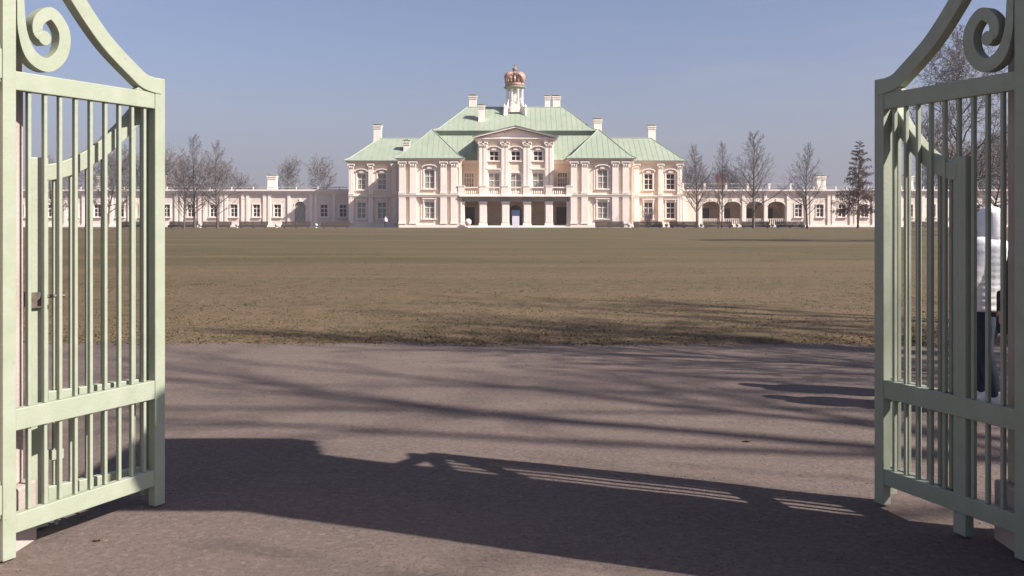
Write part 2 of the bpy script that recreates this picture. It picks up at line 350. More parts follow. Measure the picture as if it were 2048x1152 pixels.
sheet('gravel_path', [-70]+lin(-9, 9, 90)+[70], [-30, -8, 0]+lin(2, 14.5, 62), lambda x, y: gz(x, y) if abs(x) < 9 and y > 1 else 0, 'gravel')
def edge(x): return 12.25-.012*x+.15*nz2(x, 0, .9)+.09*nz2(x, 0, 3.7, 5)+.05*nz2(x, 0, 11, 3)
m = MB(); xs = [-130, -60]+lin(-16, 16, 220)+[60, 130]; offs = [0, .05, .12, .22, .35]+lin(.5, 20, 60)+[25, 32, 45, 70, 100, 125.3]
def lawnz(x, y): return (.042+.018*nz2(x, y, .5)+.025*nz2(x, y, .09, 2))*min(1, max(0, (y-edge(x))/.3))**.6
m.v = [(x, edge(x)+o_*(137.5-edge(x))/125.3, lawnz(x, edge(x)+o_*(137.5-edge(x))/125.3)) for o_ in offs for x in xs]
n = len(xs); m.f = [(j*n+i, j*n+i+1, (j+1)*n+i+1, (j+1)*n+i) for j in range(len(offs)-1) for i in range(n-1)]
tag(m.build('lawn', 'lawn', None, smooth=True), kind='structure')
sheet('forecourt', lin(-130, 130, 8), [137.2, 200], lambda x, y: .012, 'gravel')
# grass tufts along the near part of the lawn: uncountable, one object
random.seed(3); m = MB()
for i in range(110000):
    t = random.random()**2.3; y = 12.0+t*50; x = random.uniform(-.62*y, .62*y)
    if y < edge(x)+random.triangular(-.35, .12, .03): continue
    if nz2(x, y, 1.1, 9)+.4*nz2(x, y, 4, 2) < -.45: continue
    z = lawnz(x, y)-.004; h = random.uniform(.008, .026)*(1+.5*nz2(x, y, .7, 4))*(1.05-t); a = random.uniform(0, PI); w = random.uniform(.006, .014)*(1+t*1.5)
    dx, dy = math.cos(a)*w, math.sin(a)*w; lx, ly = random.gauss(0, .045), random.gauss(-.012, .03)
    b = len(m.v); m.v += [(x-dx, y-dy, z), (x+dx, y+dy, z), (x+lx, y+ly, z+h)]; m.f.append((b, b+1, b+2))
MT['blade'] = mat('dry_grass_blades', (.125, .092, .046), .9, (.095, .075, .032), 1.4, c3=(.155, .115, .065), s3=.6, world=True)
tag(m.build('grass', 'blade'), 'short straw coloured grass tufts along the near edge of the lawn', 'grass', kind='stuff')
# loose grit on the path: uncountable, one object
m = MB()
for i in range(12000):
    y = 3.9+random.random()**1.3*8.2; x = random.uniform(-.56*y, .56*y); r = random.uniform(.0018, .0045)*(1+.1*y)
    if random.random() < .006: r *= 1.8
    a = random.random()*PI; c_, s_ = math.cos(a), math.sin(a); q = random.uniform(.6, 1)
    z = gz(x, y)
    vs = [(x+c_*r*1.3, y+s_*r*1.3, z), (x-s_*r*q, y+c_*r*q, z), (x-c_*r*1.2, y-s_*r*1.2, z), (x+s_*r*q, y-c_*r*q, z), (x+.3*r, y, z+r*.8)]
    m.add(vs, [(0, 1, 4), (1, 2, 4), (2, 3, 4), (3, 0, 4)])
tag(m.build('grit', 'stone'), 'loose grit and small pebbles scattered over the gravel path', 'gravel', kind='stuff')
def leafthing(X, Y, s, label):
    m = MB(); n = 9
    pts = [(math.cos(2*PI*k/n)*s*(1.25 if k % 2 else .8), math.sin(2*PI*k/n)*s*(.75 if k % 2 else .6), .006+.35*s*abs(math.sin(k*1.7))) for k in range(n)]
    m.add([(X+p[0], Y+p[1], gz(X, Y)+p[2]) for p in pts]+[(X, Y, gz(X, Y)+.002), (X, Y, gz(X, Y)+.01)], [(k, (k+1) % n, n+1) for k in range(n)]+[((k+1) % n, k, n) for k in range(n)])
    tag(m.build('dry_leaf', 'leaf'), label, 'leaf')
def gp(x, y): d = F*H/(y-HY); return (x-VX)*d/F, d
leafthing(*gp(195, 1082), .022, 'dark curled leaf on the gravel in front of the left gate leaf')
leafthing(*gp(1495, 884), .03, 'small dark leaf on the sunlit gravel left of the right gate')

# ============================================================ PALACE
PAL = (0, 150, 0)
pal = thing('palace', 'pale pink two-storey palace with mint green roofs, pediment and crown-topped lantern', 'palace', PAL)
ORI[pal.name] = Vector(PAL)
A = 146.0; B = 148.0; C = 151.2; Wg = 152.2; BK = 168.0; ZE = 10.2
PX0, PX1, WX = 8.6, 17.75, 26.6; ZS = 4.75
zl0, zl1 = pz(437, A), pz(404, A); zu0, zu1 = pz(377, A), pz(340, A)
for s in (-1, 1):
    cx = s*(PX0+PX1)/2; x0, x1 = cx-(PX1-PX0)/2, cx+(PX1-PX0)/2
    # pavilion
    ww = 1.55; wx = px(859, A) if s < 0 else px(1205, A)
    m = MB(); holed_wall(m, x0, x1, 0, ZE, A, [(wx-ww/2, wx+ww/2, zl0, zl1), (wx-ww/2, wx+ww/2, zu0, zu1)])
    m.box(x0, x1, A+.35, BK, 0, ZE-.002); m.build('wall', 'wall', pal)
    window(pal, wx, zl0, zl1, ww, A, 'curtain', 'flat'); window(pal, wx, zu0, zu1, ww, A, 'curtain', 'arch')
    for q in (-4.2, -2.55, 2.15, 3.75):
        px_ = cx+q*(1 if s < 0 else 1)
        pilaster(pal, px_, .55, ZS-.05, 1.0, A, False); pilaster(pal, px_, ZS+.45, ZE-.05, .95, A, True)
    m = MB()
    m.box(x0-.14, x1+.14, A-.34, A+8, 0, .45); m.build('plinth', 'white', pal)
    m = MB(); m.box(x0-.12, x1+.12, A-.36, A+8, ZS, ZS+.22); m.box(x0-.2, x1+.2, A-.44, A+8, ZS+.22, ZS+.36); m.build('string_course', 'white', pal)
    # narrow panels between pilasters
    for q in (-1.25, 1.2):
        for za, zb in ((1.0, ZS-.4), (ZS+.8, ZE-1.1)): MB().box(wx+q-.1, wx+q+.1, A-.05, A, za, zb).build('wall_panel', 'white', pal)
    cornice(pal, (x0, x1, A, BK), ZE, ZE+.42, .6)
    # pavilion roof
    m = MB(); e0, e1, f0 = x0-.75, x1+.75, A-.75; i0, i1, g0 = x0+.1, x1-.1, A+.15; zr0 = ZE+.42; zr1 = ZE+.95; zt = 15.55; ya = A+4.6
    rib_face(m, [(e0, f0, zr0+.04), (e1, f0, zr0+.04), (i1, g0, zr1), (i0, g0, zr1)])
    rib_face(m, [(e0, f0, zr0+.04), (i0, g0, zr1), (i0, BK, zr1), (e0, BK, zr0+.04)])
    rib_face(m, [(e1, f0, zr0+.04), (e1, BK, zr0+.04), (i1, BK, zr1), (i1, g0, zr1)])
    rib_face(m, [(i0, g0, zr1), (i1, g0, zr1), (cx, ya, zt)])
    rib_face(m, [(i0, g0, zr1), (cx, ya, zt), (cx, BK, zt), (i0, BK, zr1)])
    rib_face(m, [(i1, g0, zr1), (i1, BK, zr1), (cx, BK, zt), (cx, ya, zt)])
    m.box(e0, e1, f0, BK, zr0, zr0+.04)
    for a_ in (i0, i1): bar3(m, (a_, g0, zr1), (cx, ya, zt), .09)
    bar3(m, (cx, ya, zt), (cx, BK, zt), .09)
    for a_, b_ in ((e0, i0), (e1, i1)): bar3(m, (a_, f0, zr0+.05), (b_, g0, zr1), .08)
    m.build('roof', 'roof', pal)
    # downpipes
    for xx in (x0-.22, x1+.22):
        m = MB(); m.tube([(xx, A-.5, ZE+.4), (xx, A-.3, ZE-.5), (xx, A-.12, ZE-.9), (xx, A-.12, .3), (xx, A-.3, .12)], [.09]*5, 8); m.lathe(xx, A-.5, [(.09, ZE+.1), (.2, ZE+.45)], 8); m.build('downpipe', 'white', pal)
    # wing
    a0, a1 = (x1, WX) if s > 0 else (-WX, x0)
    wxs = [px(1297, Wg), px(1341, Wg)] if s > 0 else [px(723, Wg), px(764, Wg)]
    ww = 1.35; l0, l1, u0, u1 = pz(437, Wg), pz(405, Wg), pz(379, Wg), pz(348, Wg)
    m = MB(); holed_wall(m, a0, a1, 0, ZE, Wg, [h for q in wxs for h in ((q-ww/2, q+ww/2, l0, l1), (q-ww/2, q+ww/2, u0, u1))])
    m.box(a0, a1, Wg+.35, BK, 0, ZE-.002); m.build('wall', 'wall', pal)
    for q in wxs: window(pal, q, l0, l1, ww, Wg, 'glass' if s > 0 else 'curtain', 'flat', rows=3); window(pal, q, u0, u1, ww, Wg, 'glass' if s > 0 else 'curtain', 'arch', rows=3)
    pls = [px(1273, Wg), px(1321, Wg), px(1359, Wg)] if s > 0 else [px(703, Wg), px(742, Wg), px(789, Wg)]
    for q in pls: pilaster(pal, q, .55, ZS-.05, .8, Wg, False); pilaster(pal, q, ZS+.45, ZE-.05, .75, Wg, True)
    m = MB(); w0, w1 = (a0+.3, a1+.12) if s > 0 else (a0-.12, a1-.3)
    m.box(w0, w1, Wg-.3, Wg+8, 0, .45); m.build('plinth', 'white', pal)
    m = MB(); m.box(w0, w1, Wg-.32, Wg+8, ZS, ZS+.2); m.box(w0, w1, Wg-.4, Wg+8.1, ZS+.2, ZS+.34); m.build('string_course', 'white', pal)
    m = MB()
    for k in range(3): e = .2*(k+1); m.box(a0-(e if s < 0 else -.7), a1+(e if s > 0 else -.7), Wg-e, BK, ZE+.14*k, ZE+.14*(k+1))
    m.build('cornice', 'white', pal)
    m = MB(); E = s*(WX+.75); I = s*(WX-.1); RX = s*22.6; RY = 158.3; RZ = 14.75; N = s*14; f0 = Wg-.75; g0 = Wg+.15
    rib_face(m, [(E, f0, zr0+.04), (N, f0, zr0+.04), (N, g0, zr1), (I, g0, zr1)])
    rib_face(m, [(I, g0, zr1), (N, g0, zr1), (N, RY, RZ), (RX, RY, RZ)])
    rib_face(m, [(E, f0, zr0+.04), (I, g0, zr1), (I, BK, zr1), (E, BK, zr0+.04)])
    rib_face(m, [(I, g0, zr1), (RX, RY, RZ), (I, BK, zr1)])
    rib_face(m, [(I, BK, zr1), (N, BK, zr1), (N, RY, RZ), (RX, RY, RZ)])
    m.box(min(E, s*17.9), max(E, s*17.9), f0, BK, zr0, zr0+.04)
    bar3(m, (RX, RY, RZ), (N, RY, RZ), .09); bar3(m, (I, g0, zr1), (RX, RY, RZ), .09); bar3(m, (E, f0, zr0+.05), (I, g0, zr1), .08)
    m.build('roof', 'roof', pal)
    m = MB(); xx = s*(WX-.25); m.tube([(xx, Wg-.5, ZE+.4), (xx, Wg-.35, ZE-.5), (xx, Wg-.3, ZE-.9), (xx, Wg-.3, .5), (xx, Wg-.5, .2)], [.08]*5, 8); m.build('downpipe', 'white', pal)
    # recessed wall beside the central bay
    r0, r1 = (5.9, PX0) if s > 0 else (-PX0, -5.9); wx = px(1125, C) if s > 0 else px(938, C)
    u0, u1 = pz(375, C), pz(346, C)
    m = MB(); holed_wall(m, r0, r1, 4.9, ZE+.1, C, [(wx-.75, wx+.75, u0, u1)]); m.build('wall', 'wall', pal)
    f = window(pal, wx, u0, u1, 1.5, C, 'curtain', None, 4, 3, .15)
    m = MB(); m.box(r0, r1, C-.3, C, ZE-.1, ZE+.3); m.box(r0, r1, C-.5, C, ZE+.3, ZE+.42); m.build('cornice', 'white', pal)
# ground-floor portico
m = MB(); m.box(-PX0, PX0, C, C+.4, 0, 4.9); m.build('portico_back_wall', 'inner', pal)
m = MB(); m.box(-13.2, 13.2, C+.45, BK, 0, ZE+.1); m.build('core_wall', 'wall', pal)
m = MB(); m.box(-PX0+.15, PX0-.15, A-.05, C, 0, .3); m.box(-PX0+.15, PX0-.15, A-.45, A-.05, 0, .15); m.build('steps', 'white', pal)
for wx in (-7.3, 7.3):
    m = MB(); m.box(wx-.8, wx+.8, C-.06, C, .5, 3.2); d = m.build('door', 'wood', pal)
    g_ = MB()
    for a_, b_ in ((-1.0, -.8), (.8, 1.0)): g_.box(wx+a_, wx+b_, C-.1, C, .3, 3.2)
    g_.box(wx-1, wx+1, C-.1, C, 3.2, 3.45); g_.build('door_frame', 'inner', d)
m = MB(); m.prism([(-1, .3), (1, .3), (1, 2.8), (.7, 3.3), (0, 3.55), (-.7, 3.3), (-1, 2.8)], C-.08, C); d = m.build('door', 'wood', pal)
m = MB()
for q in (-.5, .5): m.box(q-.35, q+.35, C-.12, C-.085, 1.3, 2.7)
m.build('pane', 'glass', d)
for x in (916.5, 927.5, 966, 1011, 1054.5, 1098, 1137, 1146.5):
    if x in (916.5, 1146.5): continue
    w = {927.5: .75, 1137: .6}.get(x, 1.2); xx = px(x, A+.2)
    if x == 927.5: xx = -PX0+.4
    if x == 1137: xx = PX0-.4
    m = MB(); m.box(xx-w/2, xx+w/2, A+.05, A+.85, .3, 4.02); m.box(xx-w/2-.07, xx+w/2+.07, A-.02, A+.92, .3, .62); m.box(xx-w/2-.06, xx+w/2+.06, A-.01, A+.91, 3.78, 4.02)
    m.box(xx-w/2+.12, xx+w/2-.12, A+.0, A+.05, .8, 3.6)
    m.build('portico_pier', 'white', pal)
m = MB(); m.box(-PX0, PX0, A+.35, C, 4.02, 4.75); m.build('portico_entablature', 'shadestucco', pal)
m = MB(); m.box(-PX0+.02, PX0-.02, A-.6, C, 4.75, 4.95); m.build('balcony_slab', 'white', pal)
# balustrade
peds = [-8.3, px(966, A), px(1010, A), px(1053, A), px(1098, A), 8.3]
for i, q in enumerate(peds):
    m = MB(); m.box(q-.5, q+.5, A-.4, A+.15, 4.95, 6.3); m.box(q-.57, q+.57, A-.46, A+.21, 6.3, 6.45); m.box(q-.56, q+.56, A-.45, A+.2, 4.95, 5.15); m.build('balustrade_pedestal', 'white', pal)
for i in range(5):
    a_, b_ = peds[i]+.5, peds[i+1]-.5; m = MB()
    m.box(a_, b_, A-.33, A+.08, 4.95, 5.12); m.box(a_, b_, A-.36, A+.11, 6.08, 6.26); bl = m.build('balustrade_rail', 'white', pal)
    m = MB(); n = max(3, int((b_-a_)/.27))
    for k in range(n):
        q = a_+(k+.5)*(b_-a_)/n; m.lathe(q, A-.12, [(.07, 5.12), (.055, 5.2), (.1, 5.42), (.05, 5.75), (.045, 5.9), (.08, 6.08)], 8)
    m.build('baluster', 'white', bl)
# central bay
CW = 5.9; ZC = 13.3
cxs = [px(988, B), px(1031.5, B), px(1076, B)]
at0, at1 = pz(321, B), pz(303, B); fr0, fr1 = 4.97, pz(346, B); w_ = 1.35
holes = []
for q in cxs: holes += [(q-w_/2, q+w_/2, at0, at1), (q-.85, q+.85, fr0, fr1)]
m = MB(); holed_wall(m, -CW, CW, 4.95, ZC+.5, B, holes); m.box(-CW, CW, B+.35, C+.4, 4.95, ZC+.498); m.build('wall', 'wall', pal)
for i, q in enumerate(cxs):
    window(pal, q, at0, at1, w_, B, 'black', 'arch', 2, 2, .22)
    window(pal, q, fr0, fr1, 1.7, B, 'curtain', 'flat' if i != 1 else None, 2, 3, .28, 'french_window', arch=(i == 1))
for q in (966, 1010, 1054, 1098):
    xx = px(q, B)
    m = MB(); m.box(xx-.75, xx+.75, B-.1, B-.001, 4.97, ZC); m.build('pilaster_backing', 'white', pal)
    for dd, wq in ((-.32, .5), (.32, .5)) if q in (966, 1098) else ((-.3, .5), (.3, .5)): pilaster(pal, xx+dd, 4.96, ZC, wq, B-.1, True, .22)
cornice(pal, (-CW, CW, B, C+4), ZC, ZC+.62, .55, steps=4)
m = MB(); pz0 = ZC+.62; ap = 15.65; hw = CW+.72
m.strip([(-hw, pz0+.12), (0, ap), (hw, pz0+.12)], .3, B-.85, B+.3)
m.prism([(-hw+.5, pz0), (hw-.5, pz0), (0, ap-.22)], B-.02, B+.2)
m.strip([(-hw+1.6, pz0+.22), (0, ap-.55), (hw-1.6, pz0+.22)], .12, B-.2, B-.03); m.box(-hw+1.5, hw-1.5, B-.22, B-.03, pz0+.02, pz0+.16)
m.build('pediment', 'white', pal)
m = MB(); k = ap+.2
rib_face(m, [(-hw-.1, B-.95, pz0+.24), (0, B-.95, k), (0, 158, k), (-hw-.1, 158, pz0+.24)], .7)
rib_face(m, [(hw+.1, B-.95, pz0+.24), (0, B-.95, k), (0, 158, k), (hw+.1, 158, pz0+.24)], .7)
m.strip([(-hw-.1, pz0+.21), (0, k-.04), (hw+.1, pz0+.21)], .05, B-.94, B+.5)
m.build('roof', 'roof', pal, label='low gabled mint roof over the pediment')
# main roofs
m = MB()
rib_face(m, [(-17, C-.6, ZE+.46), (17, C-.6, ZE+.46), (13.6, 155.6, 15.2), (-13.6, 155.6, 15.2)])
m.box(-13.2, 13.2, 155.65, BK, ZE+.1, 15.2)
m.build('roof', 'roof', pal)
m = MB(); m.box(-13.35, 13.35, 155.5, 169, 15.15, 15.62); m.box(-13.7, 13.7, 155.0, 169.3, 15.62, 15.72); m.build('eaves_band', 'roofdark', pal)
m = MB(); x_, y0_, y1_, r_, ym, z0_, z1_ = 13.75, 154.95, 169.4, 8.2, 162, 15.73, 20.35
rib_face(m, [(-x_, y0_, z0_), (x_, y0_, z0_), (x_-1.2, y0_+1.0, z0_+.45), (-x_+1.2, y0_+1.0, z0_+.45)])
X_, Y0_, Z0_ = x_-1.2, y0_+1, z0_+.45
rib_face(m, [(-X_, Y0_, Z0_), (X_, Y0_, Z0_), (r_, ym, z1_), (-r_, ym, z1_)])
for s in (-1, 1):
    rib_face(m, [(s*x_, y0_, z0_), (s*x_, y1_, z0_), (s*X_, y1_-1, Z0_), (s*X_, Y0_, Z0_)])
    rib_face(m, [(s*X_, Y0_, Z0_), (s*X_, y1_-1, Z0_), (s*r_, ym, z1_)]); bar3(m, (s*X_, Y0_, Z0_), (s*r_, ym, z1_), .09); bar3(m, (s*x_, y0_, z0_), (s*X_, Y0_, Z0_), .09)
rib_face(m, [(-X_, y1_-1, Z0_), (X_, y1_-1, Z0_), (r_, ym, z1_), (-r_, ym, z1_)])
m.poly([(-x_, y1_, z0_), (x_, y1_, z0_), (x_, y0_, z0_), (-x_, y0_, z0_)])
bar3(m, (-r_, ym, z1_), (r_, ym, z1_), .1)
m.build('roof', 'roof', pal)
for x, y0, y1, w, Yc in ((755.5, 247, 282, 15, 159), (813.5, 279, 305, 12, 154.6), (946, 188, 222, 15, 162.5), (963, 207, 243, 12, 158.2), (1095, 189, 222, 10.5, 162.3), (1113, 189, 222, 15, 163.6), (1195, 235, 266, 16, 157), (1303, 248, 284, 15, 159)):
    chimney(pal, px(x, Yc), Yc, pz(y1, Yc)-.5, pz(y0, Yc)-.2, w*Yc/F)
# lantern and crown
LY = 161.5; lx = px(1029.5, LY); z0 = 19.3; zt = pz(178, LY)
m = MB(); m.lathe(lx, LY, [(1.75, z0), (1.75, z0+.9), (1.55, z0+1.0), (1.55, z0+1.5)], 8, rot=PI/8)
for k in range(8):
    a_ = PI/4*k+PI/8; m.lathe(lx+1.32*math.cos(a_), LY+1.32*math.sin(a_), [(.3, z0+1.5), (.22, z0+1.7), (.2, zt-.4), (.32, zt-.15)], 8)
m.lathe(lx, LY, [(.8, z0+1.5), (.8, zt-.15)], 8, rot=PI/8)
for k in range(4):   # scroll buttresses
    a_ = PI/2*k+PI/4; c_, s_ = math.cos(a_), math.sin(a_)
    prof = [(1.3, z0-.6), (2.7, z0-.6), (2.65, z0+.35), (2.3, z0+.55), (1.9, z0+1.4), (1.6, z0+2.3), (1.3, z0+2.4)]
    for sg in (-1, 1): m.add([(lx+c_*r-s_*.16*sg, LY+s_*r+c_*.16*sg, z) for r, z in prof], [tuple(range(7)) if sg < 0 else tuple(range(6, -1, -1))])
    b_ = len(m.v)-14; m.f += [(b_+i, b_+(i+1) % 7, b_+7+(i+1) % 7, b_+7+i) for i in range(7)]
lan = m.build('lantern', 'white', pal)
m = MB(); m.lathe(lx, LY, [(1.5, zt-.15), (1.72, zt+.05), (1.9, zt+.2), (1.9, zt+.3), (1.5, zt+.42)], 24); m.build('lantern_cornice', 'roofdark', lan)
m = MB()
for k in range(4):
    a_ = PI/2*k+PI/4; m.lathe(lx+2.5*math.cos(a_), LY+2.5*math.sin(a_), [(.12, z0+.5), (.1, z0+.62), (.24, z0+.85), (.16, z0+1.1), (.05, z0+1.35)], 10)
m.build('vase', 'white', lan)
m = MB(); m.lathe(lx, LY, [(1.5, zt+.42), (1.62, zt+.5), (1.62, zt+.95), (1.45, zt+1.0)], 24); cr = m.build('crown', 'salmon', pal)
for s in (-1, 1):
    m = MB(); n = 14; pr = []
    for k in range(n+1):
        t = PI*k/n; pr.append((max(.03, 1.0*math.sin(t)), -math.cos(t)))
    m.lathe(lx+s*.82, LY, [(r*1.0, zt+1.95+z*(.98)) for r, z in pr], 18, 1.0, 1.25); m.build('crown_lobe', 'salmon', cr, smooth=True)
m = MB(); m.strip([(lx-1.45*math.cos(t), zt+1.0+1.5*math.sin(t)) for t in [PI*k/14 for k in range(15)]], .1, LY-1.35, LY-1.15)
for k in range(9):
    a_ = -PI+PI*k/8; m.lathe(lx+1.58*math.cos(a_), LY+1.58*math.sin(a_), [(.05, zt+.98), (.16, zt+1.15), (.1, zt+1.4), (.03, zt+1.6)], 6)
m.tube([(lx, LY-1.3*math.cos(t), zt+1.2+1.75*math.sin(t)) for t in [PI*k/12 for k in range(13)]], [.17]*13, 8)
m.lathe(lx, LY, [(.16, zt+2.8), (.22, zt+3.0), (.42, zt+3.25), (.42, zt+3.45), (.2, zt+3.7), (.1, zt+3.75), (.08, zt+4.3)], 12); m.box(lx-.28, lx+.28, LY-.06, LY+.06, zt+3.95, zt+4.08)
m.lathe(lx, LY, [(1.66, zt+.6), (1.68, zt+.66), (1.66, zt+.72)], 24)
m.build('crown_gilding', 'gold', cr)

# ============================================================ GALLERIES
G = 156.0; ZG = pz(388, G); ZGT = pz(380, G)
def gallery(s, label):
    t = thing('gallery_wing', label, 'gallery', (s*58, G, 0)); ORI[t.name] = Vector((s*58, G, 0))
    x0, x1 = (WX, 100) if s > 0 else (-100, -WX)
    z0, z1 = pz(433.5, G), pz(409, G); w = 1.15
    if s < 0: wpx = [686, 648, 555, 513, 468, 427, 382, 333]+[333-46*k for k in range(1, 11)]; ops = [(600, 22)]
    else: wpx = [1597, 1640, 1684, 1729]+[1729+45*k for k in range(1, 10)]; ops = [(1422, 35), (1465, 34), (1510, 35), (1553, 35)]
    holes = [(px(q, G)-w/2, px(q, G)+w/2, z0, z1) for q in wpx if abs(px(q, G)) < 98]
    oh = []
    for q, wd in ops: hw_ = wd*G/F/2; oh.append((px(q, G)-hw_, px(q, G)+hw_, .5 if s > 0 else .6, pz(402, G)))
    m = MB(); holed_wall(m, x0, x1, 0, ZG, G, holes+oh)
    if s > 0:
        a_ = oh[0][0]-.8; b_ = oh[-1][1]+.8
        m.box(x0, a_, G+.36, G+9, 0, ZG-.02); m.box(b_, x1, G+.36, G+9, 0, ZG-.02); m.box(a_, b_, G+5, G+9, 0, ZG-.02)
    else: m.box(x0, x1, G+.36, G+9, 0, ZG-.02)
    m.build('wall', 'gal', t)
    if s > 0:
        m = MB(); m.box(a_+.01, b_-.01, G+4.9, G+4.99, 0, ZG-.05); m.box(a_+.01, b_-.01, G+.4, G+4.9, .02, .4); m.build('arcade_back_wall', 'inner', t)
        for q, wd in ops:
            xx = px(q, G)+.1; m = MB(); m.box(xx-.55, xx+.55, G+4.8, G+4.89, .9, 3.1); m.build('arcade_window', 'glass', t)
    for q in wpx:
        if abs(px(q, G)) < 98: window(t, px(q, G), z0, z1, w, G, 'black' if 0 else 'glass', None, 2, 3, .16, frame='white')
    for (a, b, c, d) in oh:   # arch heads
        xc, hw_ = (a+b)/2, (b-a)/2; n = 12; m = MB(); rise = .75
        arc = [(xc-hw_*math.cos(PI*k/n), d-rise+rise*math.sin(PI*k/n)) for k in range(n+1)]
        half = n//2
        m.prism([(a, d+.001)]+arc[:half+1]+[(xc, d+.001)][:0 if False else 1], G+.02, G+.3)
        m.prism([(b, d+.001), (xc, d+.001)]+arc[half:], G+.02, G+.3)
        ac = m.build('arch', 'gal', t)
        m = MB(); m.strip(arc, .16, G-.06, G+.01); m.box(xc-.13, xc+.13, G-.12, G+.01, d-.1, d+.35); m.build('archivolt', 'white', ac)
        if s < 0: MB().box(a, b, G+.25, G+.3, c, d).build('pane', 'curtain', ac)
        else:
            m = MB()
            m.box(a, b, G+.05, G+.2, 1.25, 1.35)
            nb = int((b-a)/.3)
            for k in range(nb): m.lathe(a+(k+.5)*(b-a)/nb, G+.12, [(.05, .5), (.08, .8), (.05, 1.25)], 6)
            m.build('parapet_railing', 'white', ac)
    # pilasters
    if s < 0: pp = [px((wpx[i]+wpx[i+1])/2+d, G) for i in range(2, len(wpx)-1) for d in (-5, 5)]+[px(q, G) for q in (578, 622, 632, 668)]
    else: pp = [px((wpx[i]+wpx[i+1])/2+d, G) for i in range(0, len(wpx)-1) for d in (-4.5, 4.5)]+[px(q, G) for q in (1400, 1443, 1487, 1531, 1576, 1369)]
    for q in pp:
        if abs(q) < 98:
            m = MB(); m.box(q-.23, q+.23, G-.16, G, .5, ZG-.3); m.box(q-.28, q+.28, G-.2, G, ZG-.3, ZG); m.box(q-.28, q+.28, G-.2, G, .3, .5); m.build('pilaster', 'white', t)
    m = MB(); m.box(x0, x1, G-.25, G, 0, .3); m.build('plinth', 'white', t)
    m = MB()
    for k in range(4): e = .14*(k+1); zz = ZG+(ZGT-ZG)*k/4; m.box(x0+(.0 if s > 0 else 0), x1, G-e, G+9, zz, ZG+(ZGT-ZG)*(k+1)/4)
    m.build('cornice', 'white', t)
    m = MB(); m.box(x0, x1, G+.1, G+8.8, ZGT, ZGT+.12); m.build('roof', 'galroof', t)
    # railing on the roof terrace
    m = MB(); zt_ = ZGT+.12; hh = .4 if s < 0 else .95
    rx0, rx1 = (x0+1, px(1596, G)) if s > 0 else (x0, x1-1)
    m.box(rx0, rx1, G+.5, G+.6, zt_+hh-.07, zt_+hh); m.box(rx0, rx1, G+.52, G+.58, zt_+.3, zt_+.34)
    if s > 0: m.box(rx1, x1, G+.5, G+.56, zt_+.35, zt_+.4)
    m.build('terrace_rail', 'iron', t)
    k = rx0; q_ = .14 if s < 0 else .3
    while k <= rx1: m = MB(); m.cbox(k, G+.55, zt_, zt_+hh+.05, q_, q_); m.build('terrace_post', 'white', t); k += 3.55
    if s > 0:
        k = rx1+1
        while k < x1: m = MB(); m.cbox(k, G+.53, zt_, zt_+.5, .14, .14); m.build('terrace_post', 'white', t); k += 1.8
    for q, y0, y1, ww_, mm in (((545, 350, 382, 17, 'white'), (322, 352, 382, 16, 'brick'), (205, 350, 382, 16, 'white')) if s < 0 else ((1442, 347, 382, 17, 'brick'), (1640.5, 351, 382, 18, 'white'), (1815, 350, 382, 18, 'white'), (2015, 352, 382, 14, 'brick'))):
        chimney(t, px(q, G+3), G+3, ZGT, pz(y0, G+3), ww_*G/F, mm)
gallery(-1, 'long low pink gallery wing joining the left end of the palace')
gallery(1, 'low gallery wing right of the palace with an open arcade of four arches')

# ============================================================ TREES
def branch(m, p, d, L_, r, lvl, spec, rng, T):
    n = spec['seg'][lvl]; pts = [p]; rad = [r]; dd = Vector(d)
    for i in range(n):
        j = spec['wob'][lvl]; dd = (dd+Vector((rng.gauss(0, j), rng.gauss(0, j), rng.gauss(0, j)))+Vector((0, 0, spec['up'][lvl]))).normalized()
        pts.append(pts[-1]+dd*(L_/n)); rad.append(max(r*(1-(i+1)/n*spec['tap'][lvl]), spec['min']))
    m_ = T['trunk'] if lvl <= spec.get('tl', 1) else T['crown']
    m_.tube(pts, rad, spec['sides'][lvl])
    if lvl+1 >= len(spec['n']): return
    cnt = spec['n'][lvl+1]
    if lvl > 0: cnt = max(2, int(cnt*rng.uniform(.7, 1.25)))
    s0 = spec['start'][lvl]
    for k in range(cnt):
        t = s0+(1-s0)*((k+rng.random())/cnt); q = t*n; i = min(int(q), n-1); f = q-i
        pos = pts[i].lerp(pts[i+1], f); ax = (pts[i+1]-pts[i]).normalized(); rr = rad[i]+(rad[i+1]-rad[i])*f
        a = k*2.39996+rng.uniform(-.5, .5); sd = ax.orthogonal().normalized(); sd.rotate(Matrix.Rotation(a, 3, ax))
        ang = R(spec['ang'][lvl+1])*rng.uniform(.75, 1.25)
        if lvl == 0: ang *= spec['angf'](t)
        nd = (ax*math.cos(ang)+sd*math.sin(ang)).normalized()
        ln = spec['len'][lvl+1]*(spec['shape'](t)*spec['H'] if lvl == 0 else L_*(1.05-.55*t))*rng.uniform(.75, 1.2)
        branch(m, pos, nd, ln, min(rr*.75, max(ln*spec['rk'], spec['min'])), lvl+1, spec, rng, T)
